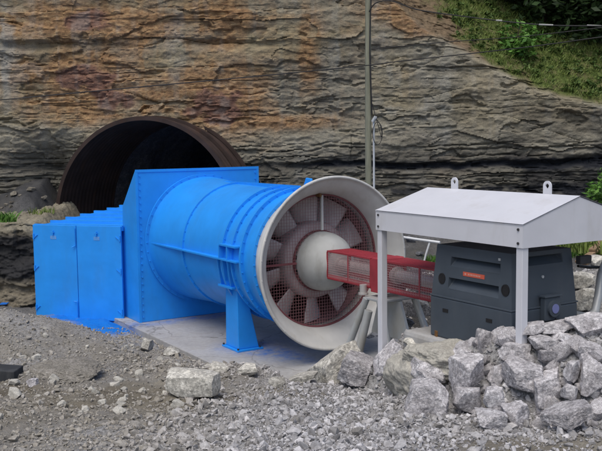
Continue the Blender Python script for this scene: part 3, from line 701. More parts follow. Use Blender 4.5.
# ------------------------------------------------------------------ motor under its canopy
E0 = np.array([2.1504, 8.846])
def build_motor():
    root = thing('motor_housing', 'dark slate grey motor enclosure with slotted sides under the white canopy', 'motor', (E0[0], E0[1], 0), RZ)
    L, D_, zb, zs, zt = 1.25, .97, 1.05, 1.516, 2.105
    lo = MB(); lo.box((-L - .012, -.012, zb), (.012, D_ + .012, zs - .004)); low = lo.build('lower_casing', 'motor_grey', root, bevel=.018)
    def taper(mb):
        o = []
        for x, y, z in mb.v:
            t = max(0, (z - zs) / (zt - zs)); cx_, cy_ = -L / 2, D_ / 2; o.append((cx_ + (x - cx_) * (1 - .075 * t), cy_ + (y - cy_) * (1 - .085 * t), z))
        mb.v = o; return mb
    def panel(mb, u0, u1, w0, w1, holes, place):      # wall sheet with openings, butted strips
        us = sorted({u0, u1} | {h[0] for h in holes} | {h[1] for h in holes}); ws = sorted({w0, w1} | {h[2] for h in holes} | {h[3] for h in holes})
        # one welded sheet of quads (outer face), so no seams show
        idx = {}; V = []
        for i, u in enumerate(us):
            for j, w_ in enumerate(ws): idx[i, j] = len(V); V.append(place(u, 0, w_))
        fs = []
        for i in range(len(us) - 1):
            for j in range(len(ws) - 1):
                cu, cw = (us[i] + us[i + 1]) / 2, (ws[j] + ws[j + 1]) / 2
                if any(h[0] < cu < h[1] and h[2] < cw < h[3] for h in holes): continue
                fs.append((idx[i, j], idx[i + 1, j], idx[i + 1, j + 1], idx[i, j + 1]))
        mb.add(V, fs)
        for a, b, c_, d in holes:                     # scoop: floor slopes from the lower lip to the back of the top
            dp = .10; p = [place(a, 0, c_), place(b, 0, c_), place(b, 0, d), place(a, 0, d), place(a + .02, dp, d - .01), place(b - .02, dp, d - .01)]
            mb.add(p, [(0, 1, 5, 4), (3, 4, 5, 2), (0, 4, 3), (1, 2, 5)])
    up_ = MB()
    panel(up_, -L, 0, zs, zt, [(-.97, -.165, 1.885, 1.985), (-.985, -.185, 1.63, 1.75)], lambda u, d, z: (u, d, z))
    panel(up_, 0, D_, zs, zt, [(.225, .81, 1.965, 2.055)], lambda u, d, z: (-d, u, z))
    panel(up_, -L, 0, zs, zt, [], lambda u, d, z: (u, D_ - d, z)); panel(up_, 0, D_, zs, zt, [], lambda u, d, z: (-L + d, u, z))
    up_.add([(-L, 0, zt), (0, 0, zt), (0, D_, zt), (-L, D_, zt)], [(0, 1, 2, 3)])
    taper(up_); us_ = up_.build('upper_casing', 'motor_grey', root, fix=False)
    bm = bmesh.new(); bm.from_mesh(us_.data); bmesh.ops.remove_doubles(bm, verts=bm.verts, dist=.0005); bmesh.ops.recalc_face_normals(bm, faces=bm.faces); bm.to_mesh(us_.data); bm.free()
    bv = us_.modifiers.new('bevel', 'BEVEL'); bv.width = .014; bv.segments = 2; bv.limit_method = 'ANGLE'; bv.angle_limit = R(60)
    q = MB(); q.box((-L - .016, -.016, zs - .004), (.016, D_ + .016, zs + .014)); q.build('seam_flange', 'motor_grey', root, bevel=.004)
    def front(x, z): t = max(0, (z - zs) / (zt - zs)); return D_ / 2 - D_ / 2 * (1 - .085 * t)
    for x in (-1.085, -.10):
        y = front(x, 1.722); q = MB()
        q.lathe([(-.004, .046), (-.004, .056), (.02, .056), (.02, .046)], 28, smooth=False, closed=True); q.add([(-.001, .047 * math.cos(2 * math.pi * k / 28), .047 * math.sin(2 * math.pi * k / 28)) for k in range(28)], [tuple(range(28))])  # rim plus a black disc painted in for the shade of an open hole
        o = q.build('port', 'opening_black', root, xf=Matrix.Translation((x, y - .006, 1.722)) @ Matrix.Rotation(math.pi / 2, 4, 'Z') @ Matrix.Diagonal((1, 1, 1.12, 1)))
    for x in (-1.0, -.31):
        q = MB(); q.box((x - .045, -.0165, 1.352), (x + .045, -.0125, 1.392)); q.build('slot', 'opening_black', low)  # solid black plate, its colour stands in for the shade inside a hole
    y = front(-.58, 1.82); q = MB(); q.box((-.745, y - .006, 1.796), (-.415, y + .003, 1.842)); de = q.build('sticker', 'orange_sticker', us_)
    q = MB()
    q.prism([(-.725, 1.819), (-.702, 1.806), (-.69, 1.819), (-.702, 1.832)], y - .0085, y - .0068)
    x = -.665
    for k, wd in enumerate((.022, .018, .024, .016, .020, .022, .017, .021)):
        q.box((x, y - .0085, 1.810), (x + wd * .75, y - .0068, 1.829)); x += wd + .005
    q.build('lettering', 'sticker_white', de)
    q = MB(); q.box((-.22, front(0, 2.03) - .012, 2.02), (-.19, front(0, 2.03) + .01, 2.045)); q.build('catch', 'galvanised', us_)
    def side(z): t = max(0, (z - zs) / (zt - zs)); return -L / 2 + L / 2 * (1 - .075 * t)
    q = MB(); q.box((.012, .40, 1.38), (.085, .63, 1.625)); jb = q.build('junction_box', 'motor_grey', root, bevel=.01)
    q = MB(); q.box((.010, .385, 1.628), (.10, .645, 1.648)); q.build('lid', 'motor_grey', jb, bevel=.004)
    q = MB(); q.tube([(.086, .52, 1.507), (.115, .52, 1.507)], .088, 28); q.build('cover_ring', 'motor_grey', jb)
    q = MB(); q.tube([(.116, .52, 1.507), (.122, .52, 1.507)], .050, 28); q.build('lilac_disc', 'disc_lilac', jb)
    q = MB(); q.tube([(side(1.833) - .004, .469, 1.833), (side(1.833) + .014, .469, 1.833)], .016, 12); q.build('stud', 'galvanised', us_)
    q = MB(); q.box((.00, D_ - .02, 1.93), (.07, D_ + .16, 2.02)); q.build('terminal_box', 'dark_metal', root, bevel=.01)
    ca = MB(); ca.tube([(.09, .55, 1.39), (.10, .62, 1.34), (.10, .74, 1.315), (.08, .84, 1.30)], .010, 8); cab = ca.build('cable', 'cable_black', root)
    q = MB(); q.tube([(.09, .80, 1.31), (.085, .93, 1.28), (.06, 1.04, 1.26)], [.03, .045, .025], 12); q.build('plug', 'motor_grey', cab)
    pad = MB(); pad.box((-L - .42, -.10, .55), (.12, D_ + .15, 1.048)); p = pad.build('motor_plinth', 'concrete', None, bevel=.05); p.location = (E0[0], E0[1], 0); p.rotation_euler = (0, 0, RZ)
    tag(p, 'low grey concrete plinth carrying the dark motor, half buried in rubble', 'plinth')
build_motor()

H0 = np.array([2.1886, 8.5839]); HZ = 2.201
def build_canopy():
    root = thing('canopy', 'white metal rain canopy with pitched roof on square posts over the motor', 'canopy', (H0[0], H0[1], 0), RZ)
    L, D_, hh, hr = 2.414, 1.65, .239, .4876; t = .012; ym = D_ / 2
    m = MB()     # folded roof sheet
    s_ = .006
    m.add([(-L - s_, -s_, HZ + hh), (s_, -s_, HZ + hh), (s_, ym, HZ + hr), (-L - s_, ym, HZ + hr), (s_, D_ + s_, HZ + hh), (-L - s_, D_ + s_, HZ + hh)], [(0, 1, 2, 3), (3, 2, 4, 5)])
    m.add([(-L - s_, -s_, HZ + hh - t), (s_, -s_, HZ + hh - t), (s_, ym, HZ + hr - t), (-L - s_, ym, HZ + hr - t), (s_, D_ + s_, HZ + hh - t), (-L - s_, D_ + s_, HZ + hh - t)], [(3, 2, 1, 0), (5, 4, 2, 3)])
    roof = m.build('roof', 'white_paint', root, fix=False)
    f = MB(); f.box((-L, 0, HZ), (0, t, HZ + hh - t - .001)); f.build('fascia', 'white_paint', root)
    f = MB(); f.box((-L, D_ - t, HZ), (0, D_, HZ + hh - t - .001)); f.build('fascia', 'white_paint', root)
    for x0, x1 in ((-t, 0.001), (-L - .001, -L + t)):
        q = MB(); y0, y1 = .0125, D_ - .0125; V = []
        for x in (x0, x1): V += [(x, y0, HZ), (x, y1, HZ), (x, y1, HZ + hh - t - .001), (x, ym, HZ + hr - t - .001), (x, y0, HZ + hh - t - .001)]
        q.add(V, [tuple(range(5)), tuple(range(5, 10))] + [(i, (i + 1) % 5, (i + 1) % 5 + 5, i + 5) for i in range(5)]); q.build('gable', 'white_paint', root)
    pw = .085
    for x, y, zb in ((-pw - .013, .014, .9), (-L + .013, .014, .15), (-pw - .013, D_ - pw - .014, .9), (-L + .013, D_ - pw - .014, .15)):
        q = MB(); q.box((x, y, zb), (x + pw, y + pw, HZ + .12)); po = q.build('post', 'white_paint', root, bevel=.005)
        sy = -1 if y < .5 else 1; yy = 0 if y < .5 else D_
        for zz in (HZ + .045, HZ + hh - .055): q = MB(); q.tube([(x + pw / 2, yy + sy * .001, zz), (x + pw / 2, yy + sy * .012, zz)], .014, 8); q.build('bolt', 'dark_metal', po)
    for x in (-L + .50, -.50 + .06):
        q = MB(); n = 20; ro, ri = .055, .028; zc = HZ + hr + .085; V = []; fs = []
        out = [(-.055, HZ + hr - .015)] + [(-ro * math.cos(math.pi * k / 14), zc + ro * math.sin(math.pi * k / 14)) for k in range(15)] + [(.055, HZ + hr - .015)]
        # plate with an eye: outer outline bridged to the hole
        k = len(out); hole = []
        for i in range(k):
            dx_, dz_ = out[i][0], out[i][1] - zc; l = math.hypot(dx_, dz_); hole.append((dx_ / l * ri, zc + dz_ / l * ri))
        for y in (ym - .009, ym + .009): V += [(x + a, y, b) for a, b in out] + [(x + a, y, b) for a, b in hole]
        for i in range(k):
            j = (i + 1) % k
            fs += [(i, j, k + j, k + i), (2 * k + i, 3 * k + i, 3 * k + j, 2 * k + j), (i, 2 * k + i, 2 * k + j, j), (k + i, k + j, 3 * k + j, 3 * k + i)]
        q.add(V, fs); q.build('lifting_eye', 'white_paint', root)
build_canopy()

# ------------------------------------------------------------------ rocks
def ico(n):
    bm = bmesh.new(); bmesh.ops.create_icosphere(bm, subdivisions=n, radius=1); bm.verts.ensure_lookup_table()
    V = np.array([v.co[:] for v in bm.verts]); Fc = np.array([[v.index for v in f.verts] for f in bm.faces]); bm.free(); return V / np.linalg.norm(V, axis=1)[:, None], Fc
ICO = {k: ico(k) for k in (3, 4, 5, 6)}
def rock_mesh(size, seed, res=5, rough=1., round_=0.):
    r = np.random.default_rng(seed); V, Fc = ICO[res]
    N = []; H = []
    for ax in range(3):
        for s in (-1, 1):
            n = np.zeros(3); n[ax] = s; n += r.normal(0, .22, 3); N.append(n / np.linalg.norm(n)); H.append(r.uniform(.78, 1.0))
    for k in range(7):
        n = r.normal(0, 1, 3); N.append(n / np.linalg.norm(n)); H.append(r.uniform(.86, 1.12))
    N = np.array(N); H = np.array(H); dots = V @ N.T
    rad = np.where(dots > .08, H / np.maximum(dots, .08), 9).min(1)
    rad = np.minimum(rad, 1.55)
    if round_: rad = rad * (1 - round_) + round_
    P = V * rad[:, None]
    s = r.uniform(0, 50); p = P * 1.7 + s
    n1 = fbm(p[:, 0], p[:, 1], p[:, 2], seed, 4) - .5; n2 = fbm(p[:, 0] * 5, p[:, 1] * 5, p[:, 2] * 5, seed + 3, 3) - .5
    ch = np.floor(fbm(p[:, 0] * .9, p[:, 1] * .9, p[:, 2] * .9, seed + 9, 2) * 9) / 9 - .5       # conchoidal steps
    P = P * (1 + rough * (.16 * n1 + .065 * n2 + .14 * ch))[:, None]
    mn, mx = P.min(0), P.max(0); P = (P - (mn + mx) / 2) / (mx - mn)
    return P * np.array(size), Fc
def place_rock(name, m, loc, size, seed, label, cat='rock', group=None, rot=None, res=5, rough=1., round_=0.):
    V, Fc = rock_mesh(size, seed, res, rough, round_)
    o = np_mesh(name, V, Fc, m, True)
    try: o.data.set_sharp_from_angle(angle=R(32))
    except Exception: pass
    o.location = loc; o.rotation_euler = rot or (0, 0, 0)
    return tag(o, label, cat, group)
# (u, v, w, h) in the photograph, distance, turn about the line of sight, material, label
BLD = [
 (336, 367, 52, 46, 10.75, .80, 'rock_tan', 'tan pointed slab of rock leaning up against the foot of the bell mouth', 11),
 (357, 371, 40, 34, 10.45, .2, 'rock_grey', 'grey speckled block lying just right of the tan leaning slab', 12),
 (389, 364, 34, 47, 10.15, .45, 'rock_grey', 'upright tilted grey block under the bearing trestle and white post', 13),
 (421, 345, 34, 19, 10.0, -.15, 'rock_tan', 'flat tan rock on top of the sandy mound beside the motor plinth', 14),
 (432, 372, 42, 29, 8.95, .2, 'rock_grey', 'wedge shaped grey boulder sitting on top of a squarer one beside the sandy mound', 15),
 (428, 400, 48, 38, 8.62, .05, 'rock_grey', 'squarish grey boulder at the left foot of the rubble heap carrying a wedge shaped one', 16),
 (486, 350, 25, 42, 8.95, .15, 'rock_grey', 'tall narrow pointed grey boulder standing in front of the dark motor', 17),
 (470, 378, 38, 40, 8.55, -.1, 'rock_grey', 'tall grey boulder below left of the narrow pointed one', 18),
 (470, 402, 34, 32, 8.30, .1, 'rock_grey', 'rounded lower grey boulder between the squarish boulder and the bottom row', 19),
 (498, 376, 23, 33, 8.55, .2, 'rock_grey', 'narrow grey boulder wedged under the pointed one and left of the large flat faced block', 20),
 (516, 356, 38, 27, 8.55, -.05, 'rock_grey', 'grey block at the foot of the front white canopy post', 21),
 (527, 378, 44, 37, 8.22, .15, 'rock_grey', 'large flat faced grey block in the middle of the heap under the canopy post', 22),
 (552, 393, 38, 39, 7.98, -.1, 'rock_grey', 'large cubic grey boulder at the centre front of the heap', 23),
 (493, 420, 36, 27, 7.88, .25, 'rock_grey', 'low grey boulder of the bottom row nearest the gravel strip', 24),
 (519, 416, 30, 28, 7.85, -.3, 'rock_grey', 'knobbly grey boulder of the bottom row left of the long wedge shaped one', 25),
 (571, 419, 52, 34, 7.62, -.35, 'rock_grey', 'long wedge shaped grey boulder lowest at the right front of the heap', 26),
 (494, 399, 20, 20, 8.08, .0, 'rock_grey', 'small rounded grey rock tucked above the low boulder of the bottom row', 27),
 (545, 411, 20, 20, 7.76, .4, 'rock_grey', 'small blocky grey rock under the large cubic boulder', 28),
 (554, 357, 30, 16, 8.40, .05, 'rock_grey', 'flat slab of grey rock lying across the upper heap right of the canopy post', 29),
 (546, 344, 30, 25, 8.46, -.3, 'rock_grey', 'angular grey rock high on the heap just right of the canopy post', 30),
 (567, 342, 30, 22, 8.45, .3, 'rock_grey', 'angular grey rock on the crest of the heap below the junction box', 31),
 (597, 379, 32, 42, 7.92, .15, 'rock_grey', 'big grey boulder cut by the right edge of the view', 32),
 (574, 372, 16, 24, 8.05, .1, 'rock_grey', 'upright small grey rock between the cubic boulder and the one at the right edge', 33),
 (463, 357, 26, 22, 8.95, .1, 'rock_grey', 'grey rock half sunk at the top of the sandy mound in front of the motor', 34),
 (535, 330, 26, 16, 8.62, -.1, 'rock_grey', 'grey rock leaning on the right face of the motor behind the post', 35),
 (560, 328, 40, 16, 8.6, -.15, 'rock_grey', 'long pale rock on the crest of the heap along the right face of the motor', 36),
 (590, 327, 44, 22, 8.5, -.1, 'rock_grey', 'broad grey rock capping the right end of the heap', 37),
 (506, 345, 22, 18, 8.75, .3, 'rock_grey', 'small grey rock between the pointed boulder and the canopy post', 38),
 (589, 352, 24, 22, 8.25, .2, 'rock_grey', 'middling grey rock below the broad capping rock near the right edge', 39),
 (572, 393, 18, 16, 7.9, .1, 'rock_grey', 'small grey rock resting on the long wedge shaped boulder', 40),
 (192, 386, 56, 33, 9.75, .1, 'rock_tan', 'big rounded tan boulder alone in the gravel left of centre', 41),
 (146, 346, 15, 15, 13.0, .2, 'rock_tan', 'small pale tan rock against the left corner of the concrete slab', 42),
 (172, 352, 17, 9, 12.7, .1, 'rock_tan', 'flat pale rock on the left edge of the concrete slab', 43),
 (219, 368, 20, 11, 11.2, .2, 'rock_tan', 'pale stone behind the big rounded tan boulder', 44),
 (247, 371, 22, 13, 11.0, -.1, 'rock_tan', 'pale rough stone at the near edge of the slab below the blue pillar', 45),
 (277, 384, 18, 11, 10.8, .1, 'rock_tan', 'pale stone at the near corner of the slab left of the leaning slab', 46),
 (304, 378, 30, 14, 11.3, -.25, 'rock_tan', 'low sloping tan rock just left of the leaning slab', 47),
 (32, 383, 12, 9, 10.6, .1, 'rock_grey', 'small whitish rock beside the dark timber block', 48),
 (8, 300, 16, 7, 15.4, .1, 'rock_tan', 'flat tan rock left of the blue airlock', 49),
 (587, 300, 26, 30, 10.9, .3, 'rock_tan', 'pale boulder behind the right side of the motor', 51),
 (583, 281, 22, 22, 11.5, -.2, 'rock_tan', 'pale boulder uppermost behind the motor beside the dark terminal box', 52),
 (600, 262, 22, 16, 12.0, .2, 'rock_tan', 'pale rock on the bank below the planks', 53),
 (584, 320, 24, 16, 9.9, .2, 'rock_tan', 'pale rock low behind the crest of the heap near the grey hose', 54),
 (418, 309, 30, 22, 12.3, .1, 'rock_dark', 'dark rock on the ground beneath the shaft guard', 55),
 (404, 322, 22, 14, 11.9, .3, 'rock_dark', 'dark rock beside the right leg of the bearing trestle', 56),
 (428, 290, 24, 18, 13.2, .0, 'rock_dark', 'dark rock seen past the left edge of the motor below the guard', 57),
]
for u, v, w_, h_, Y, rr, mt, lab, sd_ in BLD:
    if u in (192, 146, 172, 219, 247, 277, 304, 32, 8, 428, 493, 519, 571, 552, 545): Y = GP(u, v + .40 * h_).y + .02
    p = PX(u, v, Y); k = Y / F_PX * 1.06; ww, hh = w_ * k, h_ * k
    c_, s_ = abs(math.cos(rr)), abs(math.sin(rr))
    den = max(.35, c_ * c_ - s_ * s_); a_ = max(.6 * min(ww, hh), (ww * c_ - hh * s_) / den); b_ = max(.6 * min(ww, hh), (hh * c_ - ww * s_) / den)
    dep = .55 * (ww + hh) if mt != 'rock_tan' or w_ < 40 else .5 * (ww + hh)
    p.y += dep * .25
    if u == 336: a_, b_ = .36, .76
    place_rock('boulder', mt, p, (a_, dep, b_), sd_, lab, 'boulder' if max(ww, hh) > .3 else 'rock', 'boulders round the machine', (0, rr, 0), 6 if max(w_, h_) > 34 else 5, 1. if mt != 'rock_tan' else (.8 if u != 192 else .35), .30 if u in (192,) else 0)
# the sandy mound (spilled mortar) in front of the motor's left end
def mound():
    V, Fc = ICO[6]; r = 1 + .55 * (fbm(V[:, 0] * 1.6 + 4, V[:, 1] * 1.6, V[:, 2] * 1.6, 5, 3) - .5) + .16 * (fbm(V[:, 0] * 6, V[:, 1] * 6, V[:, 2] * 6, 8, 4) - .5) + .06 * (fbm(V[:, 0] * 22, V[:, 1] * 22, V[:, 2] * 22, 9, 2) - .5)
    P = V * r[:, None] * np.array([.38, .52, .34])
    o = np_mesh('mortar_mound', P, Fc, 'mortar', True); p = PX(424, 376, 9.5); o.location = p; o.rotation_euler = (0, -.35, .3)
    tag(o, 'smooth sandy mound of spilled mortar among the boulders left of the motor', 'mortar mound')
    P = V * r[:, None] * np.array([.55, .40, .20]); o = np_mesh('mortar_mound', P, Fc, 'mortar', True); o.location = PX(455, 360, 9.35); o.rotation_euler = (0, .1, .5)
    tag(o, 'low sandy bank of mortar along the front of the dark motor', 'mortar mound')
mound()
# smaller rocks filling the heap: each one an object, sharing a few meshes
def heap_rocks():
    r = np.random.default_rng(17); protos = []
    for k in range(9):
        V, Fc = rock_mesh((1, r.uniform(.7, 1), r.uniform(.55, .9)), 200 + k, 4, 1.1); protos.append((V, Fc))
    n = 0; first = {}
    while n < 275:
        if n < 235: x = r.uniform(.9, 3.9); yc = np.interp(x, CX, CY); y = yc - r.uniform(-.15, 1.05) * min(1, (x - .2) / 1.2)
        else: x = r.uniform(2.6, 4.4); y = r.uniform(9.3, 12.5)
        s = r.choice([.07, .10, .15, .21], p=[.3, .3, .25, .15]) * r.uniform(.8, 1.25)
        if n < 235 and x < 1.9 and r.random() < .5: s *= .7
        z = float(terrain(x, y)); k = int(r.integers(9)); back = n >= 235
        key = (k, back)
        if key not in first:
            V, Fc = protos[k]; o = np_mesh('rubble_rock', V, Fc, 'rock_tan' if back else 'rock_grey', True)
            try: o.data.set_sharp_from_angle(angle=R(32))
            except Exception: pass
            first[key] = o
        else: o = first[key].copy(); COL.objects.link(o)
        o.location = (x, y, z + s * .16); o.scale = (s, s, s); o.rotation_euler = tuple(r.uniform(-.6, .6, 2)) + (r.uniform(0, 6.28),)
        if back: tag(o, 'pale tan rock on the bank behind the right side of the motor', 'rock', 'pale rocks on the bank behind the motor')
        else: tag(o, 'small angular grey rock filling the rubble heap between its big boulders', 'rock', 'small rocks of the rubble heap')
        n += 1
heap_rocks()
def scatter(n, seed, xr, yr, sizes, mat, lab, group, test=None, name='loose_rock'):
    r = np.random.default_rng(seed); first = []
    k = 0; tries = 0
    while k < n and tries < 4000:
        tries += 1; x, y = r.uniform(*xr), r.uniform(*yr)
        if test and not test(x, y): continue
        s = r.uniform(*sizes) * r.choice([.6, 1, 1.4], p=[.5, .35, .15])
        if len(first) < 6:
            V, Fc = rock_mesh((1, r.uniform(.7, 1), r.uniform(.5, .8)), seed * 10 + k, 4, 1.1); o = np_mesh(name, V, Fc, mat, True); first.append(o)
            try: o.data.set_sharp_from_angle(angle=R(32))
            except Exception: pass
        else: o = first[int(r.integers(6))].copy(); COL.objects.link(o)
        o.location = (x, y, float(terrain(x, y)) + s * .18); o.scale = (s, s, s); o.rotation_euler = tuple(r.uniform(-.5, .5, 2)) + (r.uniform(0, 6.28),); tag(o, lab, 'rock', group); k += 1
scatter(60, 61, (.9, 3.2), (11.6, 18.5), (.12, .30), 'rock_dark', 'dark rock on the rough ground behind the red shaft guard', 'dark rocks behind the shaft guard', lambda x, y: AB(x, y)[1] > .55 or AB(x, y)[0] > 1.7)
scatter(70, 62, (-8.2, -6.05), (18.9, 20.9), (.08, .20), 'rock_brown', 'brownish rock on the scree slope left of the tunnel arch', 'rocks on the scree left of the arch')
scatter(100, 63, (-4.6, -1.2), (8.2, 13.6), (.06, .12), 'rock_tan', 'fist sized pale stone lying in the dirt left of the concrete slab', 'stones in the dirt left of the slab', lambda x, y: not (AB(x, y)[0] < 1.6 and AB(x, y)[1] > -1.75))

# gravel: countless, one object
def gravel():
    r = np.random.default_rng(23); protos = []
    for k in range(14):
        bm = bmesh.new(); pts = r.normal(0, 1, (11, 3)); pts /= np.linalg.norm(pts, axis=1)[:, None]; pts *= np.array([1, r.uniform(.6, .95), r.uniform(.42, .75)]) * r.uniform(.85, 1.1, (11, 1))
        for p in pts: bm.verts.new(p)
        res = bmesh.ops.convex_hull(bm, input=bm.verts); bmesh.ops.delete(bm, geom=[g for g in res['geom_interior'] if isinstance(g, bmesh.types.BMVert)], context='VERTS')
        bm.verts.index_update(); bm.verts.ensure_lookup_table(); bmesh.ops.recalc_face_normals(bm, faces=bm.faces)
        protos.append((np.array([v.co[:] for v in bm.verts]), np.array([[v.index for v in f.verts] for f in bm.faces]))); bm.free()
    N = 190000; x = r.uniform(-6.0, 5.0, N); y = 5.9 + 10 * r.random(N) ** 1.35
    ok = (np.abs(x) < .40 * y + 1.2); x, y = x[ok], y[ok]
    a, b = AB(x, y)
    on_slab = (a > -8.3) & (a < 1.5) & (b > np.where(a > -.74, -1.02, -1.52)) & (b < 1.9)
    box = (a > -7.6) & (a < -4.3) & (b > -3.2)
    dens = .50 + 1.5 * (fbm(x * .55, y * .55, seed=121, oct=3) - .5) + .55 * sstep(x, -2.2, .3) * (1 - sstep(y, 10.5, 12.)) + .35 * (1 - sstep(y, 7.2, 8.6)) - .12 * (1 - sstep(x, -4, -2.2))
    dens = dens * (1 - .45 * (1 - sstep(y + .5 * (fbm(x * .8, y * .8, seed=141) - .5), 6.95, 7.35))) * (1 - .75 * sstep(x, .6, 1.6) * (1 - sstep(y, 7.15, 7.5)))
    df = -((x + 5.23) * Tv[0] + (y - 16.95) * Tv[1]); da = (x + 5.23) * Nv[0] + (y - 16.95) * Nv[1]; painted = (df < .55) & (da > .1) & (da < 2.6)
    keep = (r.random(len(x)) < np.clip(dens, .06, 1)) & ~on_slab & ~box & ~painted; x, y = x[keep], y[keep]
    # a few stray chips on the slab edge
    z = terrain(x, y); n = len(x)
    s = .5 * r.lognormal(math.log(.0255), .58, n); s = np.clip(s, .005, .07) * np.where(x < -1.6, .88, 1.08)
    kk = r.integers(0, 14, n); tn = np.clip(.95 * sstep(-x, .0, 2.2) + .3 * r.random(n) + .4 * (fbm(x, y, seed=131) - .5), 0, 1)
    Vs, Fs, Ts = [], [], []; off = 0
    q = r.normal(0, 1, (n, 4)); q[:, 1:3] *= .45; q /= np.linalg.norm(q, axis=1)[:, None]
    for k in range(14):
        P, Fc = protos[k]; i = np.where(kk == k)[0]; m = len(i)
        w0, a1, a2, a3 = q[i, 0], q[i, 1], q[i, 2], q[i, 3]
        Rm = np.stack([np.stack([1 - 2 * (a2 * a2 + a3 * a3), 2 * (a1 * a2 - w0 * a3), 2 * (a1 * a3 + w0 * a2)], -1), np.stack([2 * (a1 * a2 + w0 * a3), 1 - 2 * (a1 * a1 + a3 * a3), 2 * (a2 * a3 - w0 * a1)], -1), np.stack([2 * (a1 * a3 - w0 * a2), 2 * (a2 * a3 + w0 * a1), 1 - 2 * (a1 * a1 + a2 * a2)], -1)], 1)
        V = np.einsum('mij,pj->mpi', Rm, P) * s[i, None, None] + np.stack([x[i], y[i], z[i] + s[i] * .25], -1)[:, None]
        Vs.append(V.reshape(-1, 3)); Fs.append((Fc[None] + (np.arange(m) * len(P))[:, None, None]).reshape(-1, 3) + off); off += m * len(P); Ts.append(np.repeat(tn[i], len(P)))
    o = np_mesh('gravel', np.concatenate(Vs), np.concatenate(Fs), 'gravel', False, dict(tan=np.concatenate(Ts)))
    tag(o, 'loose crushed stone gravel spread over the ground round the machine', 'gravel', kind='stuff')
gravel()

# broken crust of dried mud, left foreground
def crust():
    V, Fc = ICO[6]; P = V.copy(); P[:, 2] = np.where(P[:, 2] > 0, P[:, 2] * .8, P[:, 2] * .55)
    r = 1 + .5 * (fbm(V[:, 0] * 2 + 9, V[:, 1] * 2, V[:, 2] * 2, 15, 4) - .5) + .12 * (fbm(V[:, 0] * 9, V[:, 1] * 9, V[:, 2] * 9, 18, 3) - .5)
    P = P * r[:, None] * np.array([.47, .42, .10]); o = np_mesh('mud_crust', P, Fc, 'mud', True); o.location = GP(63, 374) + Vector((0, .1, .02)); o.rotation_euler = (.12, .02, .1)
    tag(o, 'overhanging crust of dried gravelly mud near the left edge', 'mud crust')
crust()
m = MB(); m.box((-.36, -.14, -.085), (.36, .14, .085)); o = m.build('timber_block', 'dark_timber', bevel=.012); g_ = GP(2, 381); o.location = g_ + Vector((-.15, .1, .085)); o.rotation_euler = (.05, .05, -.12)
tag(o, 'dark weathered timber block lying in the gravel at the left edge', 'timber')
m = MB(); m.add([(-.09, -.04, .01), (.07, -.05, .02), (.09, .05, .035), (-.06, .06, .03), (-.09, -.04, .022), (.07, -.05, .032), (.09, .05, .047), (-.06, .06, .042)], [(0, 3, 2, 1), (4, 5, 6, 7), (0, 1, 5, 4), (1, 2, 6, 5), (2, 3, 7, 6), (3, 0, 4, 7)])
o = m.build('plastic_scrap', 'scrap_blue'); o.location = GP(4, 305); tag(o, 'small scrap of blue plastic at the far left edge', 'scrap')

# rusty anchor brackets by the motor's left foot
for (u, v, lab, rz_) in ((446, 331, 'rusty anchor bracket with an upright bolt left of the motor', .2), (461, 336, 'rusty anchor strap lying at the near foot of the motor', -.5)):
    p = PX(u, v, 9.85); t = thing('anchor_bracket', lab, 'bracket', p, rz_)
    m = MB(); m.box((-.13, -.03, -.012), (.13, .03, .012)); m.box((-.13, -.03, -.09), (-.11, .03, -.0125)); m.build('strap', 'rust_bolt', t, bevel=.003)
    if u == 446:
        m = MB(); m.tube([(.0, 0, .0125), (0, 0, .10)], .013, 8); m.tube([(0, 0, .013), (0, 0, .04)], .032, 6); m.build('bolt', 'rust_bolt', t)

# ------------------------------------------------------------------ pole, cables, conduits
def pole():
    p = PX(368.5, 190, 17.3); root = thing('utility_pole', 'weathered greenish wooden pole standing before the cliff behind the fan', 'utility pole', (p.x, p.y, -.2))
    m = MB(); m.tube([(0, 0, 0), (0, 0, 4), (.03, 0, 9.5)], [.066, .062, .05], 14); m.build('shaft', 'pole_wood', root)
    m = MB(); pts = [(.055 + .02 * math.sin(z * 2.1), -.055 + .01 * math.cos(z * 3), z) for z in np.arange(4.0, 9.3, .2)]; m.tube(pts, .014, 6); m.build('riser_cable', 'cable_black', root)
    m = MB(); zt = PX(374, 117, 17.2).z + .2; m.tube([(.105, -.06, .1), (.105, -.06, zt - .06), (.12, -.08, zt), (.15, -.12, zt - .03)], .020, 10); c_ = m.build('conduit', 'conduit_white', root)
    m = MB(); m.tube([(.09, -.07, zt - .09), (.14, -.11, zt + .01)], [.04, .03], 10); m.build('weatherhead', 'galvanised', c_)
    m = MB(); pts = [(.15, -.12, zt - .03)] + [(.17 + .10 * math.sin(t) * (1 - .02 * t), -.13, zt - .32 + .22 * math.cos(t)) for t in np.linspace(.3, 8.2, 30)] + [(.06, -.09, zt + .3), (.05, -.07, zt + 1.2)]; m.tube(pts, .007, 6); m.build('drip_loop', 'cable_black', c_)
    for z in (1.2, 2.4): m = MB(); m.box((-.07, -.085, z), (.135, -.05, z + .03)); m.build('strap', 'galvanised', c_)
pole()
def cable(pts, rad, lab, Ys):
    P = [PX(u, v, Y) for (u, v), Y in zip(pts, Ys)]
    # smooth through the points
    Q = []
    for i in range(len(P) - 1):
        p0, p1, p2, p3 = P[max(i - 1, 0)], P[i], P[i + 1], P[min(i + 2, len(P) - 1)]
        for t in np.linspace(0, 1, 14, endpoint=False): t = float(t); Q.append(.5 * (2 * p1 + (p2 - p0) * t + (2 * p0 - 5 * p1 + 4 * p2 - p3) * t * t + (3 * p1 - p0 - 3 * p2 + p3) * t ** 3))
    Q.append(P[-1]); m = MB(); m.tube(Q, rad, 6); o = m.build('overhead_cable', 'cable_black'); tag(o, lab, 'cable', 'overhead cables'); return o
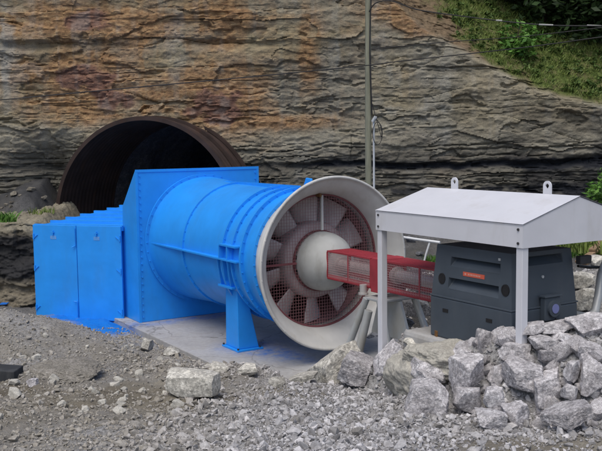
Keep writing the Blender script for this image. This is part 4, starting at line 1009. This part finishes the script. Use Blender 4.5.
cable([(-60, 107), (0, 100), (140, 87), (270, 75), (366, 65.5), (402, 61), (520, 48), (602, 37), (680, 27)], .011, 'long black cable crossing the cliff just above the tunnel arch', [17.1] * 5 + [17, 16.6, 16.3, 16])
o = cable([(369, 12), (376, 3), (392, 1), (417, 9.5), (464, 16.5), (537, 24.5), (602, 26), (680, 25)], .012, 'thick upper cable bound with white tape from the pole to the right', [17.2, 17.15, 17.1, 17, 16.6, 16.2, 15.8, 15.4])
for (u, v, du) in ((546, 25.0, 7), (594, 25.9, 7), (499, 20.6, 3)):
    m = MB(); m.tube([PX(u - du, v - .12 * du * .5, 16.1 - .003 * (u - 540)), PX(u + du, v + .02 * du, 16.1 - .003 * (u - 540))], .0145, 8)
    m.build('tape', 'tape_white', o)
cable([(371, 49), (410, 45.5), (452, 41.5), (517, 37), (602, 27.5), (680, 17)], .008, 'thin cable between the taped one and the lowest one', [17.2, 17, 16.8, 16.5, 16.1, 15.7])
# thin white conduit bent over the ground behind the shaft guard
m = MB(); m.tube([PX(398, 236.5, 14.2), PX(418, 239.5, 14.0), PX(440, 242.5, 13.8)], .022, 8); m.tube([PX(430, 241.5, 13.9), PX(426, 254, 13.9), PX(422.5, 268, 13.9)], .016, 8); o = m.build('bent_conduit', 'conduit_white'); tag(o, 'thin white conduit on a slanting stake behind the red shaft guard', 'conduit')
# grey hose and black lead right of the motor
m = MB(); m.tube([PX(606, 262, 9.9), PX(601, 275, 9.8), PX(598.5, 295, 9.7), PX(595, 312, 9.6), PX(585, 322, 9.5), PX(578, 323, 9.4)], .048, 12); o = m.build('grey_hose', 'galvanised'); tag(o, 'thick grey hose curving up at the right edge behind the heap', 'hose')
m = MB(); m.tube([PX(578, 266, 9.7), PX(590, 267.5, 9.8), PX(604, 267, 9.9), PX(640, 264, 10)], .016, 8); o = m.build('power_lead', 'cable_black'); tag(o, 'black power lead running right from the terminal box', 'cable')
for i, (u0, v0, u1, v1, lab) in enumerate(((578, 262, 606, 244, 'longest brown plank sloping up on the bank at right'), (584, 264, 610, 252, 'lower brown plank lying under the longest one'), (592, 250, 606, 238, 'short upper brown plank on the bank near the grass'))):
    m = MB(); p, q = PX(u0, v0, 12.4 + .15 * i), PX(u1, v1, 13.0 + .15 * i); m.bar(p, q, .10, .03); o = m.build('plank', 'plank_wood', bevel=.004); tag(o, lab, 'plank', 'planks on the bank')

# ------------------------------------------------------------------ plants
def leaf_cloud(n, center, radii, size, r, clump=24, flat=.0):
    # clumps of small pointed leaves through an uneven volume
    V = []; Fc = []
    nc = max(1, n // clump); d = r.normal(0, 1, (nc, 3)); d /= np.linalg.norm(d, axis=1)[:, None]; rad = r.random(nc) ** .45
    cc = np.array(center) + d * rad[:, None] * np.array(radii) * (1 + .35 * (r.random((nc, 1)) - .5))
    P = (cc[:, None] + r.normal(0, 1, (nc, clump, 3)) * np.array(radii) * .13).reshape(-1, 3)
    m = len(P); a = r.normal(0, 1, (m, 3)); a[:, 2] = a[:, 2] * .5 - .25; a /= np.linalg.norm(a, axis=1)[:, None]
    b = np.cross(a, r.normal(0, 1, (m, 3))); b /= np.linalg.norm(b, axis=1)[:, None]; s = size * r.uniform(.6, 1.4, (m, 1))
    V = np.stack([P - a * s, P + b * s * .42 + a * s * .1, P + a * s, P - b * s * .42 + a * s * .1], 1).reshape(-1, 3)
    return V, np.arange(m * 4).reshape(-1, 4)
def slope_z(x, y):      # height of the hillside above the cliff
    zt = np.interp(x, [-60, 1.6, 2.2, 2.9, 3.6, 4.8, 6.2, 7.2, 12, 40], [15, 9, 6.5, 5.95, 5.55, 4.85, 4.25, 3.95, 3.2, 3]); return float(zt + max(0, y - CLIFF_Y) * math.tan(R(40)))
def tree(x, y, h, rad, lab, cat, r, mat='leaf_dark', n=9000, size=.10, name='broadleaf_tree', group=None, zb=None):
    z0 = slope_z(x, y) - .1 if zb is None else zb; t = thing(name, lab, cat, (x, y, z0), 0, group)
    m = MB(); m.tube([(0, 0, 0), (.05, .02, h * .35), (-.04, .05, h * .7), (0, 0, h * .95)], [.10 * h / 4, .08 * h / 4, .05 * h / 4, .012], 8)
    for k in range(9):
        an = r.uniform(0, 6.28); zz = h * r.uniform(.15, .75); l = rad * r.uniform(.6, .95); m.tube([(0, 0, zz), (l * .5 * math.cos(an), l * .5 * math.sin(an), zz + l * .18), (l * math.cos(an), l * math.sin(an), zz + l * .45)], [.03 * h / 4, .02 * h / 4, .006], 6)
    m.build('trunk', 'bark', t); V, Fc = leaf_cloud(n, (0, 0, h * .55), (rad, rad, h * .52), size, r); np_mesh('crown', V, Fc, mat, False, parent=t)
r = np.random.default_rng(41)
for x, y, h, rad, lab in ((5.2, 23.9, 3.0, 1.25, 'dark leafy tree above the cliff, leftmost in the top corner'), (6.5, 23.6, 3.2, 1.35, 'dark leafy tree above the cliff between the leftmost and the bushiest'), (7.9, 23.3, 3.2, 1.4, 'bushiest dark tree above the cliff at the top right corner'), (7.2, 25.2, 4, 1.8, 'dark tree higher up the hillside behind the front row'), (9.5, 23.6, 3.4, 1.6, 'dark tree above the cliff beyond the right edge'), (5.7, 25.4, 4, 1.7, 'dark tree on the hillside behind the leftmost one')):
    tree(x, y, h, rad, lab, 'tree', r, group='trees above the cliff')
px_ = PX(520, 40, 21.9); sb = slope_z(px_.x, 21.9)
tree(px_.x, 21.9, .95, .52, 'small bright green shrub alone on the soil slope above the cliff', 'shrub', r, 'leaf_bright', 900, .075, 'shrub')
for u, v, Y, h, rad, lab in ((598, 196, 16.2, .95, .42, 'bright leafy bush at the right edge beside the canopy gable'), ):
    p = PX(u, v, Y); tree(p.x + .15, Y, h, rad, lab, 'shrub', r, 'leaf_bright', 1100, .055, 'shrub', zb=p.z - .45)
def blades(P, h, r, lean=.5, wd=.012):
    n = len(P); an = r.uniform(0, 6.28, n); d = np.stack([np.cos(an), np.sin(an), 0 * an], -1); s = np.stack([-np.sin(an), np.cos(an), 0 * an], -1)
    hh = (h * r.uniform(.5, 1.3, n))[:, None]; le = (lean * r.random(n))[:, None]; z = np.array([0, 0, 1.])
    V = np.stack([P - s * wd, P + s * wd, P + z * hh * .6 + d * hh * le * .4 + s * wd * .7, P + z * hh + d * hh * le], 1).reshape(-1, 3)
    return V, np.arange(n * 4).reshape(-1, 4)
def tuft(name, P0_, n, rad, h, mat, lab, r, wd=.012, lean=.9):
    an = r.uniform(0, 6.28, n); rr = rad * r.random(n) ** .6; P = np.stack([rr * np.cos(an), rr * np.sin(an), 0 * an], -1); V, Fc = blades(P, h, r, lean, wd)
    o = np_mesh(name, V, Fc, mat); o.location = P0_; return tag(o, lab, 'grass')
tuft('grass_tuft', PX(8, 222, 18.4), 130, .17, .20, 'leaf_bright', 'bright green grass tuft on the ledge at the left edge', r)
tuft('grass_tuft', PX(42, 214, 20.0), 70, .30, .14, 'grass', 'dull green tuft on the scree left of the tunnel arch', r)
tuft('grass_tuft', PX(430, 266, 14.0), 130, .12, .16, 'leaf_bright', 'yellow green tuft by the thin white conduit', r)
tuft('grass_tuft', PX(592, 250, 13.2), 420, .55, .20, 'grass', 'green grass patch on the bank under the canopy gable', r)
tuft('grass_tuft', PX(583, 256, 13.6), 260, .35, .22, 'leaf_bright', 'bright grass patch on the bank behind the terminal box', r)
def hill_grass():
    r = np.random.default_rng(51); xs, ss, X, Y, Z, G, soft = CL; V_ = np.stack([X, Y, Z], -1).reshape(-1, 3); g = (G * soft).ravel(); vis = (V_[:, 0] > 1.5) & (V_[:, 0] < 10) & (V_[:, 1] < 27.5)
    # spread evenly by area: thin the finely meshed part
    w_ = np.where(vis, g ** 1.5, 0) * np.gradient(ss)[:, None].repeat(len(xs), 1).ravel() * np.gradient(xs)[None].repeat(len(ss), 0).ravel()
    i = r.choice(len(V_), 42000, p=w_ / w_.sum()); P = V_[i] + r.normal(0, .05, (len(i), 3)) * np.array([1, .4, .2]); V, Fc = blades(P, .10, r, 1.0, .007)
    o = np_mesh('hillside_grass', V, Fc, 'grass'); tag(o, 'rough yellow green grass covering the slope above the cliff', 'grass', kind='stuff')
    # low weeds on the slope
    j = r.choice(len(V_), 800, p=w_ / w_.sum()); Vs = []; Fs = []; of = 0
    for q in j:
        V, Fc = leaf_cloud(40, V_[q] + np.array([0, 0, .06]), (.16, .16, .09), .05, r, 10); Vs.append(V); Fs.append(Fc + of); of += len(V)
    o = np_mesh('hillside_weeds', np.concatenate(Vs), np.concatenate(Fs), 'leaf_mid'); tag(o, 'leafy weeds scattered through the grass above the cliff', 'weeds', kind='stuff')
hill_grass()
